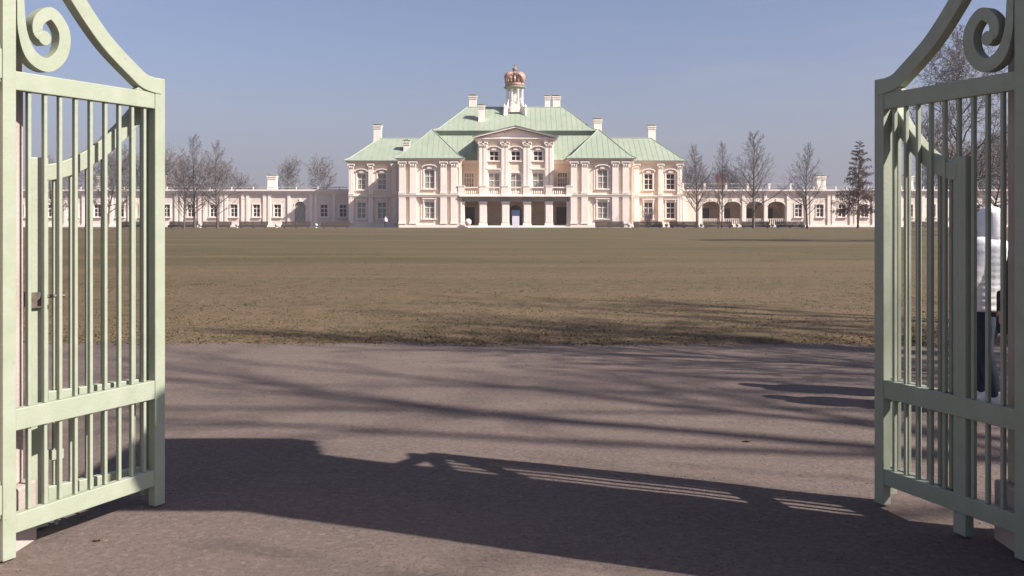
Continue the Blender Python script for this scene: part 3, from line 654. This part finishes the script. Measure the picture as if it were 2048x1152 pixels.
def tree_spec(kind, Ht):
    b = dict(H=Ht, seg=[10, 6, 4, 3, 2], sides=[9, 5, 3, 3, 3], tap=[.93, .9, .85, .8, .7], rk=.014, min=.007, start=[.22, .2, .12, .1], tl=1)
    if kind == 'upright': b.update(n=[1, 38, 11, 6], len=[1, .45, .40, .42], ang=[0, 52, 42, 40], wob=[.02, .05, .09, .12], up=[.03, .05, .05, .04], shape=lambda t: (1.14-t)**.9*min(1, .7+t*1.2), angf=lambda t: 1.2-.6*t, start=[.16, .08, .1], min=.006)
    if kind == 'oak': b.update(n=[1, 26, 13, 8, 5], len=[1, .62, .5, .5, .5], ang=[0, 52, 45, 42, 40], wob=[.05, .17, .22, .25, .25], up=[.03, .06, .05, .03, 0], shape=lambda t: .75*(1.25-t)**.55, angf=lambda t: 1.3-.7*t, start=[.2, .22, .12, .1], rk=.02, seg=[9, 8, 5, 3, 2], min=.009)
    if kind == 'road': b.update(n=[1, 14, 7, 5], len=[1, .42, .45, .45], ang=[0, 50, 42, 40], wob=[.03, .1, .15, .2], up=[.02, .06, .05, .03], shape=lambda t: (1.2-t)**.6, angf=lambda t: 1.2-.6*t, start=[.3, .25, .15], rk=.028)
    if kind == 'round': b.update(n=[1, 24, 12, 8], len=[1, .42, .45, .5], ang=[0, 40, 42, 40], wob=[.04, .07, .12, .15], up=[.02, .03, .03, .02], shape=lambda t: .62+.75*math.sin(min(1, t*1.05)*PI*.62)*(1-.35*t), angf=lambda t: 1.35-.9*t, start=[.26, .1, .1], min=.006)
    if kind == 'larch': b.update(n=[1, 72, 26, 14], len=[1, .30, .30, .25], ang=[0, 88, 55, 60], wob=[.012, .05, .12, .2], up=[.03, -.03, -.02, .03], shape=lambda t: 1.05*(1.06-t)**.85, angf=lambda t: 1.05-.25*t, start=[.16, .15, .1], rk=.012, tl=0, min=.011)
    return b
def tree_mesh(kind, Ht, seed, bm='bark', tm='twig', r0=None, minr=None):
    rng = random.Random(seed); T = {'trunk': MB(), 'crown': MB()}; sp = tree_spec(kind, Ht)
    if minr: sp['min'] = minr
    r = r0 or Ht*.014
    # root flare
    T['trunk'].lathe(0, 0, [(r*1.7, -.1), (r*1.25, .12), (r*1.0, .45)], 10)
    branch(None, Vector((0, 0, 0)), Vector((rng.gauss(0, .02), rng.gauss(0, .02), 1)), Ht, r, 0, sp, rng, T)
    return T, bm, tm
def tree_obj(name, label, T, loc, rz=0, sc=1, group=None):
    t = thing(name, label, 'tree', loc, rz, group); t.scale = (sc, sc, sc)
    T[0]['trunk'].build('trunk', T[1], t, smooth=True); T[0]['crown'].build('crown', T[2], t)
    return t
def again(src, label, loc, rz, sc):
    c = copy_tree(src); c.location = loc; c.rotation_euler = (0, 0, rz)
    c.scale = sc if isinstance(sc, tuple) else (sc, sc, sc); c['label'] = label; return c
YT = 133.0
GR = 'bare trees along the palace end of the lawn'
t1 = tree_obj('bare_tree', 'tallest bare tree among the three left of the palace, upright crown', tree_mesh('upright', 12.6, 11, minr=.013), (px(389, YT), YT, 0), group=GR)
t2 = tree_obj('bare_tree', 'bare tree with slim trunk, rightmost of the three left of the palace', tree_mesh('upright', 11.6, 12, minr=.013), (px(435, YT), YT, 0), group=GR)
again(t2, 'shortest bare tree, leftmost of the three left of the palace', (px(368, YT-1), YT-1, 0), 2.1, (.72, .72, .8))
again(t2, 'bare tree close beside the palace right wing, dense twiggy crown', (px(1394, 140), 140, 0), .7, (1.0, 1.0, 1.0))
again(t1, 'thin bare tree in front of the arcade, left of the tallest right tree', (px(1444, 134), 134, 0), 2.2, (.6, .6, .93))
again(t1, 'tallest bare tree right of the palace, broad conical crown before the arcade', (px(1507, YT), YT, 0), 4.0, (1.15, 1.15, 1.03))
again(t2, 'bare tree between the tall bare tree and the dark larch on the right', (px(1614, 134), 134, 0), 5.0, (.85, .85, .98))
tree_obj('larch_tree', 'dark brown leafless larch with drooping tiers near the right gate', tree_mesh('larch', 12.3, 21, 'larch', 'larch', .16, .02), (px(1716, YT), YT, 0))
# big tree and its neighbours behind the right gate
big = tree_obj('large_bare_tree', 'largest bare tree, wide spreading crown behind the right gate', tree_mesh('oak', 11.8, 33, minr=.009), (px(1925, 62), 62, 0), group='broad bare trees behind the gates')
again(big, 'broad bare tree behind the right gate, in the row nearer the palace', (px(1985, 100), 100, 0), 1.7, (.85, .85, .8))
again(big, 'smaller broad bare tree at the right edge, behind the person in white', (px(2065, 80), 80, 0), 3.3, (.75, .75, .75))
again(big, 'broad bare tree seen through the bars of the left gate', (px(215, 118), 118, 0), 2.6, (.75, .75, .78))
again(big, 'broad bare tree near the outer end of the left gallery, behind the left gate bars', (px(110, 125), 125, 0), .4, (.8, .8, .7))
# trees behind the galleries
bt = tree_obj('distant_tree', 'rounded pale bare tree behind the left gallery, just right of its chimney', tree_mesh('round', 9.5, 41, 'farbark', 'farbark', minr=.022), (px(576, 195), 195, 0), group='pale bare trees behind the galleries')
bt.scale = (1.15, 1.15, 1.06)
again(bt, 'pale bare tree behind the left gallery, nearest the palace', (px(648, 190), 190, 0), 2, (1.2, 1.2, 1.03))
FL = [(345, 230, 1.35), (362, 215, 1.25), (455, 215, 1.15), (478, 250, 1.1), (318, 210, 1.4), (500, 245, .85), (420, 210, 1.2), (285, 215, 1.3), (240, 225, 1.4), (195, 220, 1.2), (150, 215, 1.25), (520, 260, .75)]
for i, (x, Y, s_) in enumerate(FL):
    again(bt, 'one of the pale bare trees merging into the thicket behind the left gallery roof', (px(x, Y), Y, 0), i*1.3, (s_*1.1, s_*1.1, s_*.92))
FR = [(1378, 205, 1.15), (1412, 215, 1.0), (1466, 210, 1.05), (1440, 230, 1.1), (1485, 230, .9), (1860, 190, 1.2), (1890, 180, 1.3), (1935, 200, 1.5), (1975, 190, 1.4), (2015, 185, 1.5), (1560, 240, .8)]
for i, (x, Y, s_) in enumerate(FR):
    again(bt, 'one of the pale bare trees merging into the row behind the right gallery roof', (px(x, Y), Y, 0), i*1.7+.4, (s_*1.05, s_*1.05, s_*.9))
# shrub in front of the right wing
rng = random.Random(5); m = MB()
for k in range(70):
    a = rng.uniform(0, 2*PI); q = Vector((math.cos(a)*.6, math.sin(a)*.6, rng.uniform(1.4, 2.4))); p0 = Vector((rng.gauss(0, .15), rng.gauss(0, .15), 0))
    pts = [p0, p0+q*.5, p0+q*rng.uniform(.8, 1.2)*1.3+Vector((rng.gauss(0, .2), 0, rng.gauss(0, .3)))]; m.tube(pts, [.03, .02, .012], 3)
    for j in range(6): e = pts[1].lerp(pts[2], rng.random()); m.tube([e, e+Vector((rng.gauss(0, .3), rng.gauss(0, .3), rng.uniform(.1, .5)))], [.014, .01], 3)
m.v = [(v[0]+px(1296, 148.5), v[1]+148.5, v[2]) for v in m.v]
tag(m.build('bare_shrub', 'twig'), 'low bare shrub in front of the palace right wing windows', 'shrub')
# the tall trees to the right of the gate whose branches throw the streaks of shade on the path
def shade_tree(X, Y, Ht, seed, lab, src=None, rz=0):
    return tree_obj('roadside_tree', lab, tree_mesh('road', Ht, seed, r0=.42, minr=.016), (X, Y, 0), rz, group='tall bare trees beside the gate')
sh = shade_tree(23.0, 2.1, 22, 51, 'tall bare tree beside the path to the right of the gate')
again(sh, 'tall bare tree just outside the gate on the right', (21.5, -.8, 0), 2.2, .92)
again(sh, 'tall bare tree beside the lawn edge, right of the gate', (28.5, 1.6, 0), 4.1, 1.0)
again(sh, 'shorter bare tree by the lawn edge, nearest to the gate on the right', (20.5, 5.2, 0), 5.2, .85)
yt = again(t2, 'slim young bare tree close to the gate on the right, by the lawn corner', (10.5, 7.5, 0), 3.0, (.55, .55, 1.05)); yt['group'] = 'tall bare trees beside the gate'
again(sh, 'bare tree leaning over the lawn corner, right of the gate', (25.5, 4.6, 0), .9, .95)

# ============================================================ BENCHES, URNS, SIGN
YB = 137.9
def bench_proto():
    t = thing('park_bench', 'x', 'bench', (0, 0, 0), 0, 'long benches in front of the palace'); Lh = 2.1
    m = MB()
    for k in range(4): m.box(-Lh, Lh, -.3+k*.14, -.19+k*.14, .45, .49)
    m.build('seat', 'wood', t)
    m = MB(); m.box(-Lh, Lh, -.31, -.27, .12, .44); m.build('apron', 'wood', t)
    m = MB()
    for k in range(4): m.box(-Lh, Lh, .26+k*.03, .30+k*.03, .42+k*.14, .55+k*.14)
    m.build('backrest', 'wood', t)
    for x in (-1.7, 0, 1.7):
        m = MB(); m.strip([(0, 0)]*1+[(0, .1)], .1, 0, .1) if 0 else None
        m.box(x-.05, x+.05, -.28, -.2, 0, .45); m.box(x-.05, x+.05, .2, .28, 0, .45); m.box(x-.05, x+.05, -.28, .28, .38, .445); m.tube([(x, .26, .4), (x, .38, 1.0)], [.04, .035], 6); m.tube([(x, -.28, .45), (x, -.3, .68), (x, .3, .7)], [.03]*3, 6)
        m.build('leg', 'wood', t)
    return t
bx = [(366, 'far left bench, behind the slim bare trees'), (433, 'bench left of the palace, behind the rightmost slim tree'), (506, 'bench in front of the left gallery, the third from the palace corner'), (592, 'bench in front of the left gallery, just left of its chimney side door'), (671, 'bench at the left corner of the palace, in the shade edge'),
      (1219, 'bench in front of the right pavilion of the palace'), (1296, 'bench before the bare shrub of the palace right wing'), (1368, 'bench where the palace right wing meets the gallery'), (1436, 'bench in front of the first arcade arches'), (1511, 'bench behind the tallest right tree, between two white urns'), (1580, 'bench at the far end of the arcade, left of the larch'), (270, 'bench seen through the bars of the left gate'), (1850, 'bench seen through the bars of the right gate')]
proto = bench_proto()
for i, (x, lb) in enumerate(bx):
    o = proto if i == 0 else copy_tree(proto); o.location = (px(x, YB), YB, .012); o['label'] = lb
def urn_proto():
    t = thing('stone_urn', 'x', 'urn', (0, 0, 0), 0, 'white urns between the benches')
    MB().lathe(0, 0, [(.24, 0), (.24, .08), (.12, .14), (.1, .22)], 12).build('foot', 'iron', t, smooth=True)
    MB().lathe(0, 0, [(.1, .22), (.24, .3), (.31, .45), (.3, .6), (.2, .72), (.1, .76)], 14).build('bowl', 'iron', t, smooth=True)
    return t
up = urn_proto(); up.scale = (.85, .85, .85)
ux = [(553, 'left of the palace, right of the gallery fifth window'), (632, 'between the two benches nearest the palace left corner'), (474, 'in front of the left gallery beside the third bench'), (400, 'between the slim bare trees on the left'), (1258, 'between the two benches nearest the palace right side'), (1333, 'at the right end of the bench by the bare shrub'), (1403, 'at the palace right wing corner, beside the trunk'), (1474.5, 'under the arcade, left of the tallest right tree'), (1545, 'under the arcade, right of the tallest right tree')]
for i, (x, lb) in enumerate(ux):
    o = up if i == 0 else copy_tree(up); o.location = (px(x, 136.9), 136.9, .04); o['label'] = 'small white urn '+lb
t = thing('stone_vase', 'rounded white vase on the portico steps beside the left opening', 'vase', (px(936, 145.2), 145.2, .012))
MB().lathe(0, 0, [(.3, 0), (.3, .12), (.14, .2), (.14, .3)], 14).build('foot', 'sign', t, smooth=True)
MB().lathe(0, 0, [(.14, .3), (.4, .48), (.52, .8), (.46, 1.1), (.25, 1.28), (.2, 1.34)], 16).build('bowl', 'white', t, smooth=True)
YS = 133.5
t = thing('information_stand', 'white board with a dark blue header standing before the central portico', 'sign', (px(1031.5, YS), YS, .04))
m = MB(); m.box(-.5, .5, -.06, .06, .1, 1.75); m.build('board', 'sign', t)
m = MB(); m.box(-.6, .55, -.05, .05, 1.78, 2.55); m.box(-.5, .5, -.07, .07, 1.752, 1.778); m.build('header_panel', 'blue', t)
for q in (-.44, .44): MB().box(q-.05, q+.05, -.3, .3, 0, .1).build('leg', 'iron', t)

# ============================================================ GATE PIERS AND GATES
def gate_pier(s, label):
    t = thing('gate_pier', label, 'gate pier', (s*2.75, 4.1, 0)); i = s*2.475; y0, y1 = 3.62, 4.785; wd = .43
    def bb(m, e, z0, z1): a, b = i-s*e, i+s*(wd+e); m.box(min(a, b), max(a, b), y0-e, y1+e, z0, z1)
    ORI[t.name] = Vector((s*2.75, 4.1, 0))
    m = MB(); bb(m, .045, -.1, .30); o = bevel(m.build('plinth', 'pier', t), .012)
    m = MB(); bb(m, 0, .30, 3.70); bevel(m.build('shaft', 'pier', t), .012)
    m = MB(); bb(m, .07, 3.70, 3.8); bb(m, .15, 3.8, 3.92); bb(m, .24, 3.92, 4.14); bb(m, .12, 4.14, 4.4); bevel(m.build('cornice', 'pier', t), .01)
gate_pier(-1, 'pale pink plastered gate pier behind the left gate leaf')
gate_pier(1, 'plastered gate pier in shade behind the right gate leaf')

def spline(pts, n=6):
    out_ = []
    P = [pts[0]]+list(pts)+[pts[-1]]
    for i in range(1, len(P)-2):
        for k in range(n):
            t = k/n; o = []
            for c in range(len(pts[0])):
                a, b, c_, d = P[i-1][c], P[i][c], P[i+1][c], P[i+2][c]
                o.append(.5*(2*b+(c_-a)*t+(2*a-5*b+4*c_-d)*t*t+(3*b-a-3*c_+d)*t**3))
            out_.append(tuple(o))
    out_.append(tuple(pts[-1])); return out_
TH = .026    # half thickness of the frame
def leaf_main(hx, hy, ang, LW, label):
    t = thing('gate_leaf', label, 'gate', (hx, hy, 0), ang)
    def part(m, n='rail'): return bevel(m.build(n, 'gate', t), .004, 2)
    m = MB(); m.box(-.07, 0, -TH, TH, 0.01, 3.3); part(m, 'stile')
    m = MB(); m.box(LW-.055, LW+.018, -TH, TH, .01, 2.41); part(m, 'stile')
    for z0, z1 in ((.125, .215), (.612, .715), (2.235, 2.325)):
        m = MB(); m.box(0, LW-.055, -TH+.003, TH-.003, z0, z1); part(m, 'rail')
    for u in (.085, .175, .262, .355, .449, .543, .636, .724, .81):
        for z0, z1 in ((.215, .612), (.715, 2.235)):
            m = MB(); m.box(u-.0095, u+.0095, -.012, .012, z0, z1); part(m, 'bar')
    cl = spline([(LW-.01, 2.362), (.85, 2.367), (.79, 2.38), (.73, 2.414), (.53, 2.555), (.35, 2.74), (.2, 2.93), (.06, 3.18), (.0, 3.27)], 6)
    m = MB(); m.strip(cl, .086, -TH-.004, TH+.004); part(m, 'curved_top_rail')
    m = MB(); m.prism([(LW-.19, 2.325), (LW-.045, 2.325), (LW-.045, 2.40), (LW-.10, 2.39), (LW-.15, 2.36)], -TH+.006, TH-.006); part(m, 'corner_gusset')
    pts = []
    for (x, y) in ((34, -95), (36, -40), (37, 10), (41, 66), (58, 112), (90, 131), (117, 108), (121, 65), (98, 29), (74, 40), (70, 64), (83, 77)):
        q = (VX-x)/F; u = (2.39-4.53*q)/(.38+.92*q); sc = F/(4.53+.92*u); pts.append((u, H+(HY-y)/sc))
    sw = [.03, .035, .04, .05, .066, .068, .068, .066, .062, .058, .056, .05]
    sp = spline([(a, b, w) for (a, b), w in zip(pts, sw)], 8)
    m = MB(); m.strip([(a, b) for a, b, w in sp], [w for a, b, w in sp], -TH-.002, TH+.002)
    e = sp[-1]; m.v += []; m.prism([(e[0]+.036*math.cos(2*PI*k/16), e[1]+.036*math.sin(2*PI*k/16)) for k in range(16)], -TH-.0035, TH+.0035)
    fixnormals(part(m, 'scroll'))
    for z in (2.35, .30):   # hinges
        m = MB(); m.box(-.13, -.07, -TH*.8, TH*.8, z-.07, z+.07); m.lathe(-.09, 0, [(.022, z-.09), (.022, z+.09)], 10); part(m, 'hinge')
    return t
def leaf_low(fx, fy, ex, ey, label, lock=False):
    d = math.hypot(ex-fx, ey-fy); t = thing('folded_gate_panel', label, 'gate', (fx, fy, 0), math.atan2(ey-fy, ex-fx))
    def part(m, n='rail'): return bevel(m.build(n, 'gate', t), .004, 2)
    m = MB(); m.box(.0, .05, -TH, TH, .05, 2.35); part(m, 'stile')
    m = MB(); m.box(d-.05, d+.04, -TH, TH, .01, 1.94); part(m, 'stile')
    for z0, z1 in ((.125, .215), (.612, .715)):
        m = MB(); m.box(.05, d-.05, -TH+.003, TH-.003, z0, z1); part(m, 'rail')
    zf = lambda u: 1.86+.46*max(0, 1-u/d)**1.9
    m = MB(); m.strip([(u, zf(u)) for u in lin(.025, d-.02, 14)], .085, -TH-.003, TH+.003); part(m, 'curved_top_rail')
    n = 6
    for k in range(n):
        u = .05+(d-.1)*(k+.5)/n+.004
        for z0, z1 in ((.215, .612), (.715, zf(u)-.03)):
            m = MB(); m.box(u-.0095, u+.0095, -.012, .012, z0, z1); part(m, 'bar')
    if lock:
        m = MB(); m.box(d-.03, d+.045, TH+.001, TH+.022, 1.16, 1.24); m.box(d-.03, d+.045, -TH-.022, -TH-.001, 1.16, 1.24)
        m.lathe(d-.005, TH+.05, [(.012, 1.2), (.012, 1.22)], 8); m.tube([(d-.01, TH+.03, 1.22), (d-.01, TH+.07, 1.22), (d-.1, TH+.075, 1.22)], [.009]*3, 8)
        b = m.build('lock_box', 'steel', t)
        m = MB(); m.tube([(d-.1, 0, .0), (d-.1, 0, .9)], [.01, .01], 8); m.box(d-.13, d-.07, -.02, .02, .35, .4); m.build('drop_bolt', 'gate', t)
    return t
LW = .925; al = math.atan2(.84, .384)
leaf_main(-2.398, 4.53, al, LW, 'sunlit pale green iron gate leaf with scroll, standing open on the left')
leaf_main(2.397, 4.53, PI-math.atan2(.866, .326), LW, 'shaded pale green iron gate leaf with scroll, standing open on the right')
leaf_low(-2.09, 5.43, -2.50, 4.96, 'lower curved-top gate panel folded behind the left gate leaf', True)
leaf_low(2.135, 5.45, 2.29, 4.85, 'lower curved-top gate panel folded behind the right gate leaf')

# ============================================================ PEOPLE
def remesh(mb, name, m_, parent, vox=.009, smooth=4):
    o = mb.build(name, m_, parent)
    r = o.modifiers.new('r', 'REMESH'); r.mode = 'VOXEL'; r.voxel_size = vox; r.use_smooth_shade = True
    s_ = o.modifiers.new('s', 'SMOOTH'); s_.iterations = smooth; s_.factor = .5
    dg = bpy.context.evaluated_depsgraph_get(); dg.update(); me = bpy.data.meshes.new_from_object(o.evaluated_get(dg)); o.modifiers.clear(); o.data = me
    for p in me.polygons: p.use_smooth = True
    return o
def limb(m, pts, rads, n=12):
    m.tube(pts, rads, n)
    for p, r in zip(pts, rads): m.lathe(p[0], p[1], [(max(.001, r*math.sin(PI*k/8)), p[2]-r*math.cos(PI*k/8)) for k in range(9)], 12)
def hand(m, w, d, sgn):
    """palm with four fingers and a thumb hanging from wrist w; d = down-ish direction"""
    w = Vector(w); d = Vector(d).normalized(); f = Vector((0, 1, 0))
    limb(m, [w, w+d*.045, w+d*.085], [.022, .028, .026], 10)
    for k, ln in enumerate((.062, .072, .068, .055)):
        b = w+d*.088+f*(.024-.016*k)
        inn = Vector((-sgn, 0, 0))
        m.tube([b-d*.02, b+d*ln*.5, b+d*ln*.85+inn*.012, b+d*ln+inn*.03], [.0085, .008, .0075, .006], 8)
    b = w+d*.03+f*.026; m.tube([b, b+d*.03+f*.022, b+d*.06+f*.026-Vector((sgn*.01, 0, 0))], [.011, .0095, .008], 8)
def person(name_label, loc, rz, style, walk=.12, sc=1., fine=True):
    t = thing('person', name_label, 'person', loc, rz); t.scale = (sc, sc, sc)   # local: faces +Y
    vx = .009 if fine else .02
    hip = .86; m = MB()
    # body: one continuous surface
    m.rings([(0, 0, .80, .13, .1), (0, 0, .88, .165, .12), (0, 0, .98, .15, .11), (0, .005, 1.08, .135, .1), (0, .005, 1.22, .16, .115), (0, 0, 1.33, .17, .11), (0, -.01, 1.41, .12, .08), (0, 0, 1.44, .06, .06), (0, .01, 1.50, .052, .055)])
    m.rings([(0, .015, 1.455, .045, .05), (0, .03, 1.49, .058, .075), (0, .03, 1.54, .072, .092), (0, .022, 1.60, .077, .099), (0, .01, 1.655, .072, .092), (0, .005, 1.69, .04, .055), (0, .0, 1.70, .012, .02)])
    m.rings([(0, .118, 1.548, .012, .012), (0, .132, 1.556, .014, .012), (0, .122, 1.59, .007, .01)])       # nose
    for s in (-1, 1): m.rings([(s*.078, .005, 1.54, .008, .012), (s*.084, .0, 1.57, .009, .02), (s*.082, .0, 1.598, .008, .016)])  # ears
    legs = {}
    for s in (-1, 1):
        st = walk*s; k = (s*.085, st*.45+.03, .47); a = (s*.08, st, .085)
        limb(m, [(s*.085, 0, .86), (s*.088, st*.2+.01, .68), k, (s*.084, st*.75+.005, .3), a], [.088, .074, .050, .045, .032]); legs[s] = (k, a)
        m.rings([(a[0], a[1]+.03, .01, .042, .1), (a[0], a[1]+.03, .045, .042, .1), (a[0], a[1]+.01, .09, .035, .05)])
        sh_ = (s*.175, -.005, 1.37); el = (s*.225, -st*.4-.03, 1.12); wr = (s*.235, -st*.9+.02, .89)
        limb(m, [(s*.1, 0, 1.37), sh_, el, wr], [.055, .052, .04, .026]); hand(m, wr, (0, .12, -1), s)
        legs[s] += (sh_, el, wr)
    body = remesh(m, 'body', 'skin', t, .006 if fine else .015, 2)
    m = MB()
    for s in (-1, 1): m.lathe(s*.029, .112, [(.002, 1.571), (.008, 1.575), (.002, 1.58)], 8)
    m.build('eyes', 'dark', t)
    MB().box(-.022, .022, .116, .123, 1.522, 1.527).build('mouth', 'leaf', t)
    # trousers
    m = MB(); m.rings([(0, 0, .80, .15, .125), (0, 0, .9, .178, .135), (0, 0, 1.0, .165, .125)])
    for s in (-1, 1):
        k, a = legs[s][:2]; limb(m, [(s*.085, 0, .86), (s*.088, walk*s*.2+.01, .68), k, (k[0], (k[1]+a[1])/2, .28), (a[0], a[1], .09)], [.106, .094, .072, .068, .058])
    remesh(m, 'trousers', style['leg'], t, vx)
    for s in (-1, 1):
        a = legs[s][1]; m = MB(); m.rings([(a[0], a[1]+.035, .0, .046, .125), (a[0], a[1]+.035, .03, .05, .13), (a[0], a[1]+.03, .06, .045, .11), (a[0], a[1]-.005, .11, .042, .06)]); remesh(m, 'shoe', style['shoe'], t, vx)
    # coat, quilted in horizontal rolls
    m = MB(); hem = style['hem']; n = int((1.38-hem)/.055); rg = []
    for k in range(n*3+1):
        z = hem+(1.38-hem)*k/(n*3); q = abs(math.sin(PI*k/3+.4*math.sin(k)))*.008; wv = .185+.02*(1-(z-hem)/(1.4-hem))-.012*math.exp(-((z-1.06)/.1)**2)
        rg.append((0, .0, z, wv+q+.008, wv*.74+q+.01))
    rg += [(0, 0, 1.43, .13, .1), (0, 0, 1.47, .085, .085), (0, .01, 1.5, .08, .085)]
    m.rings(rg)
    for s in (-1, 1):
        sh_, el, wr = legs[s][2:]; P = [Vector((s*.1, 0, 1.38))]+[Vector(p) for p in (sh_, el, wr)]; pts = []; rd = []
        for i in range(3):
            for k in range(7):
                q = k/7; pts.append(tuple(P[i].lerp(P[i+1], q))); rd.append([.075, .075, .064][i]+([.0, -.011, -.014][i])*q+.008*abs(math.sin(k*1.35)))
        pts.append(tuple(P[3])); rd.append(.047); limb(m, pts, rd)
    remesh(m, 'coat', style['coat'], t, vx, 3)
    if style.get('hood'):
        m = MB(); m.rings([(0, -.02, 1.44, .1, .1), (0, -.02, 1.49, .098, .11), (0, -.012, 1.55, .103, .118), (0, -.012, 1.61, .102, .12), (0, -.015, 1.67, .092, .11), (0, -.02, 1.71, .06, .075), (0, -.02, 1.725, .02, .03)])
        h = m
        o = remesh(h, 'hood', style['coat'], t, vx, 3)
        # open the face side
        import bmesh
        b = bmesh.new(); b.from_mesh(o.data); off = ORI[o.name]
        bmesh.ops.delete(b, geom=[f for f in b.faces if f.calc_center_median().y+off.y > .07 and 1.47 < f.calc_center_median().z+off.z < 1.68], context='FACES'); b.to_mesh(o.data); b.free()
        so = o.modifiers.new('thick', 'SOLIDIFY'); so.thickness = .01
    m = MB(); m.rings([(0, -.03, 1.5, .06, .06), (0, -.02, 1.56, .083, .088), (0, -.01, 1.62, .083, .096), (0, -.01, 1.67, .075, .09), (0, -.01, 1.705, .04, .05)]); remesh(m, 'hair', 'hair', t, vx)
    return t
p1X, p1Y = gp(1977, 801)
person('person in a white quilted hooded coat and jeans seen through the right gate bars', (p1X, p1Y, 0), R(35), dict(leg='jeans', shoe='shoe', coat='coat', hem=.80, hood=True), .1, 1.0)
p2X, p2Y = gp(2066, 830)
person('person in dark clothes almost hidden behind the hinge stile of the right gate', (p2X, p2Y, 0), R(25), dict(leg='dark', shoe='dark', coat='dark', hem=.62), .08, 1.0)
t = thing('shoulder_bag', 'black bag hanging at the side of the hidden dark-clothed person', 'bag', (p2X-.12, p2Y-.04, 0), R(25))
m = MB(); m.box(-.07, .07, -.19, .19, .66, 1.02); bevel(m.build('bag_body', 'dark', t), .03, 3)
m = MB(); m.tube([(0, -.16, 1.0), (0, -.13, 1.25), (.12, 0, 1.43), (0, .13, 1.25), (0, .16, 1.0)], [.012]*5, 6); m.build('strap', 'dark', t)
person('tiny distant person in a pale top standing in the shade of the palace left wing', (px(771, 144), 144, .012), R(180), dict(leg='jeans', shoe='dark', coat='coat', hem=.95), .05, 1.0, False)

# ============================================================ HAZE
hz = MB(); hz.box(-420, 420, -60, 420, -2.4, 42); hm = bpy.data.materials.new('haze'); hm.use_nodes = True; hn = hm.node_tree; hn.nodes.clear()
ho = hn.nodes.new('ShaderNodeOutputMaterial'); hv = hn.nodes.new('ShaderNodeVolumePrincipled'); hv.inputs['Color'].default_value = (.86, .87, .95, 1); hv.inputs['Density'].default_value = .0003; hv.inputs['Anisotropy'].default_value = .2
hn.links.new(hv.outputs[0], ho.inputs['Volume'])
tag(hz.build('haze', hm), kind='stuff')
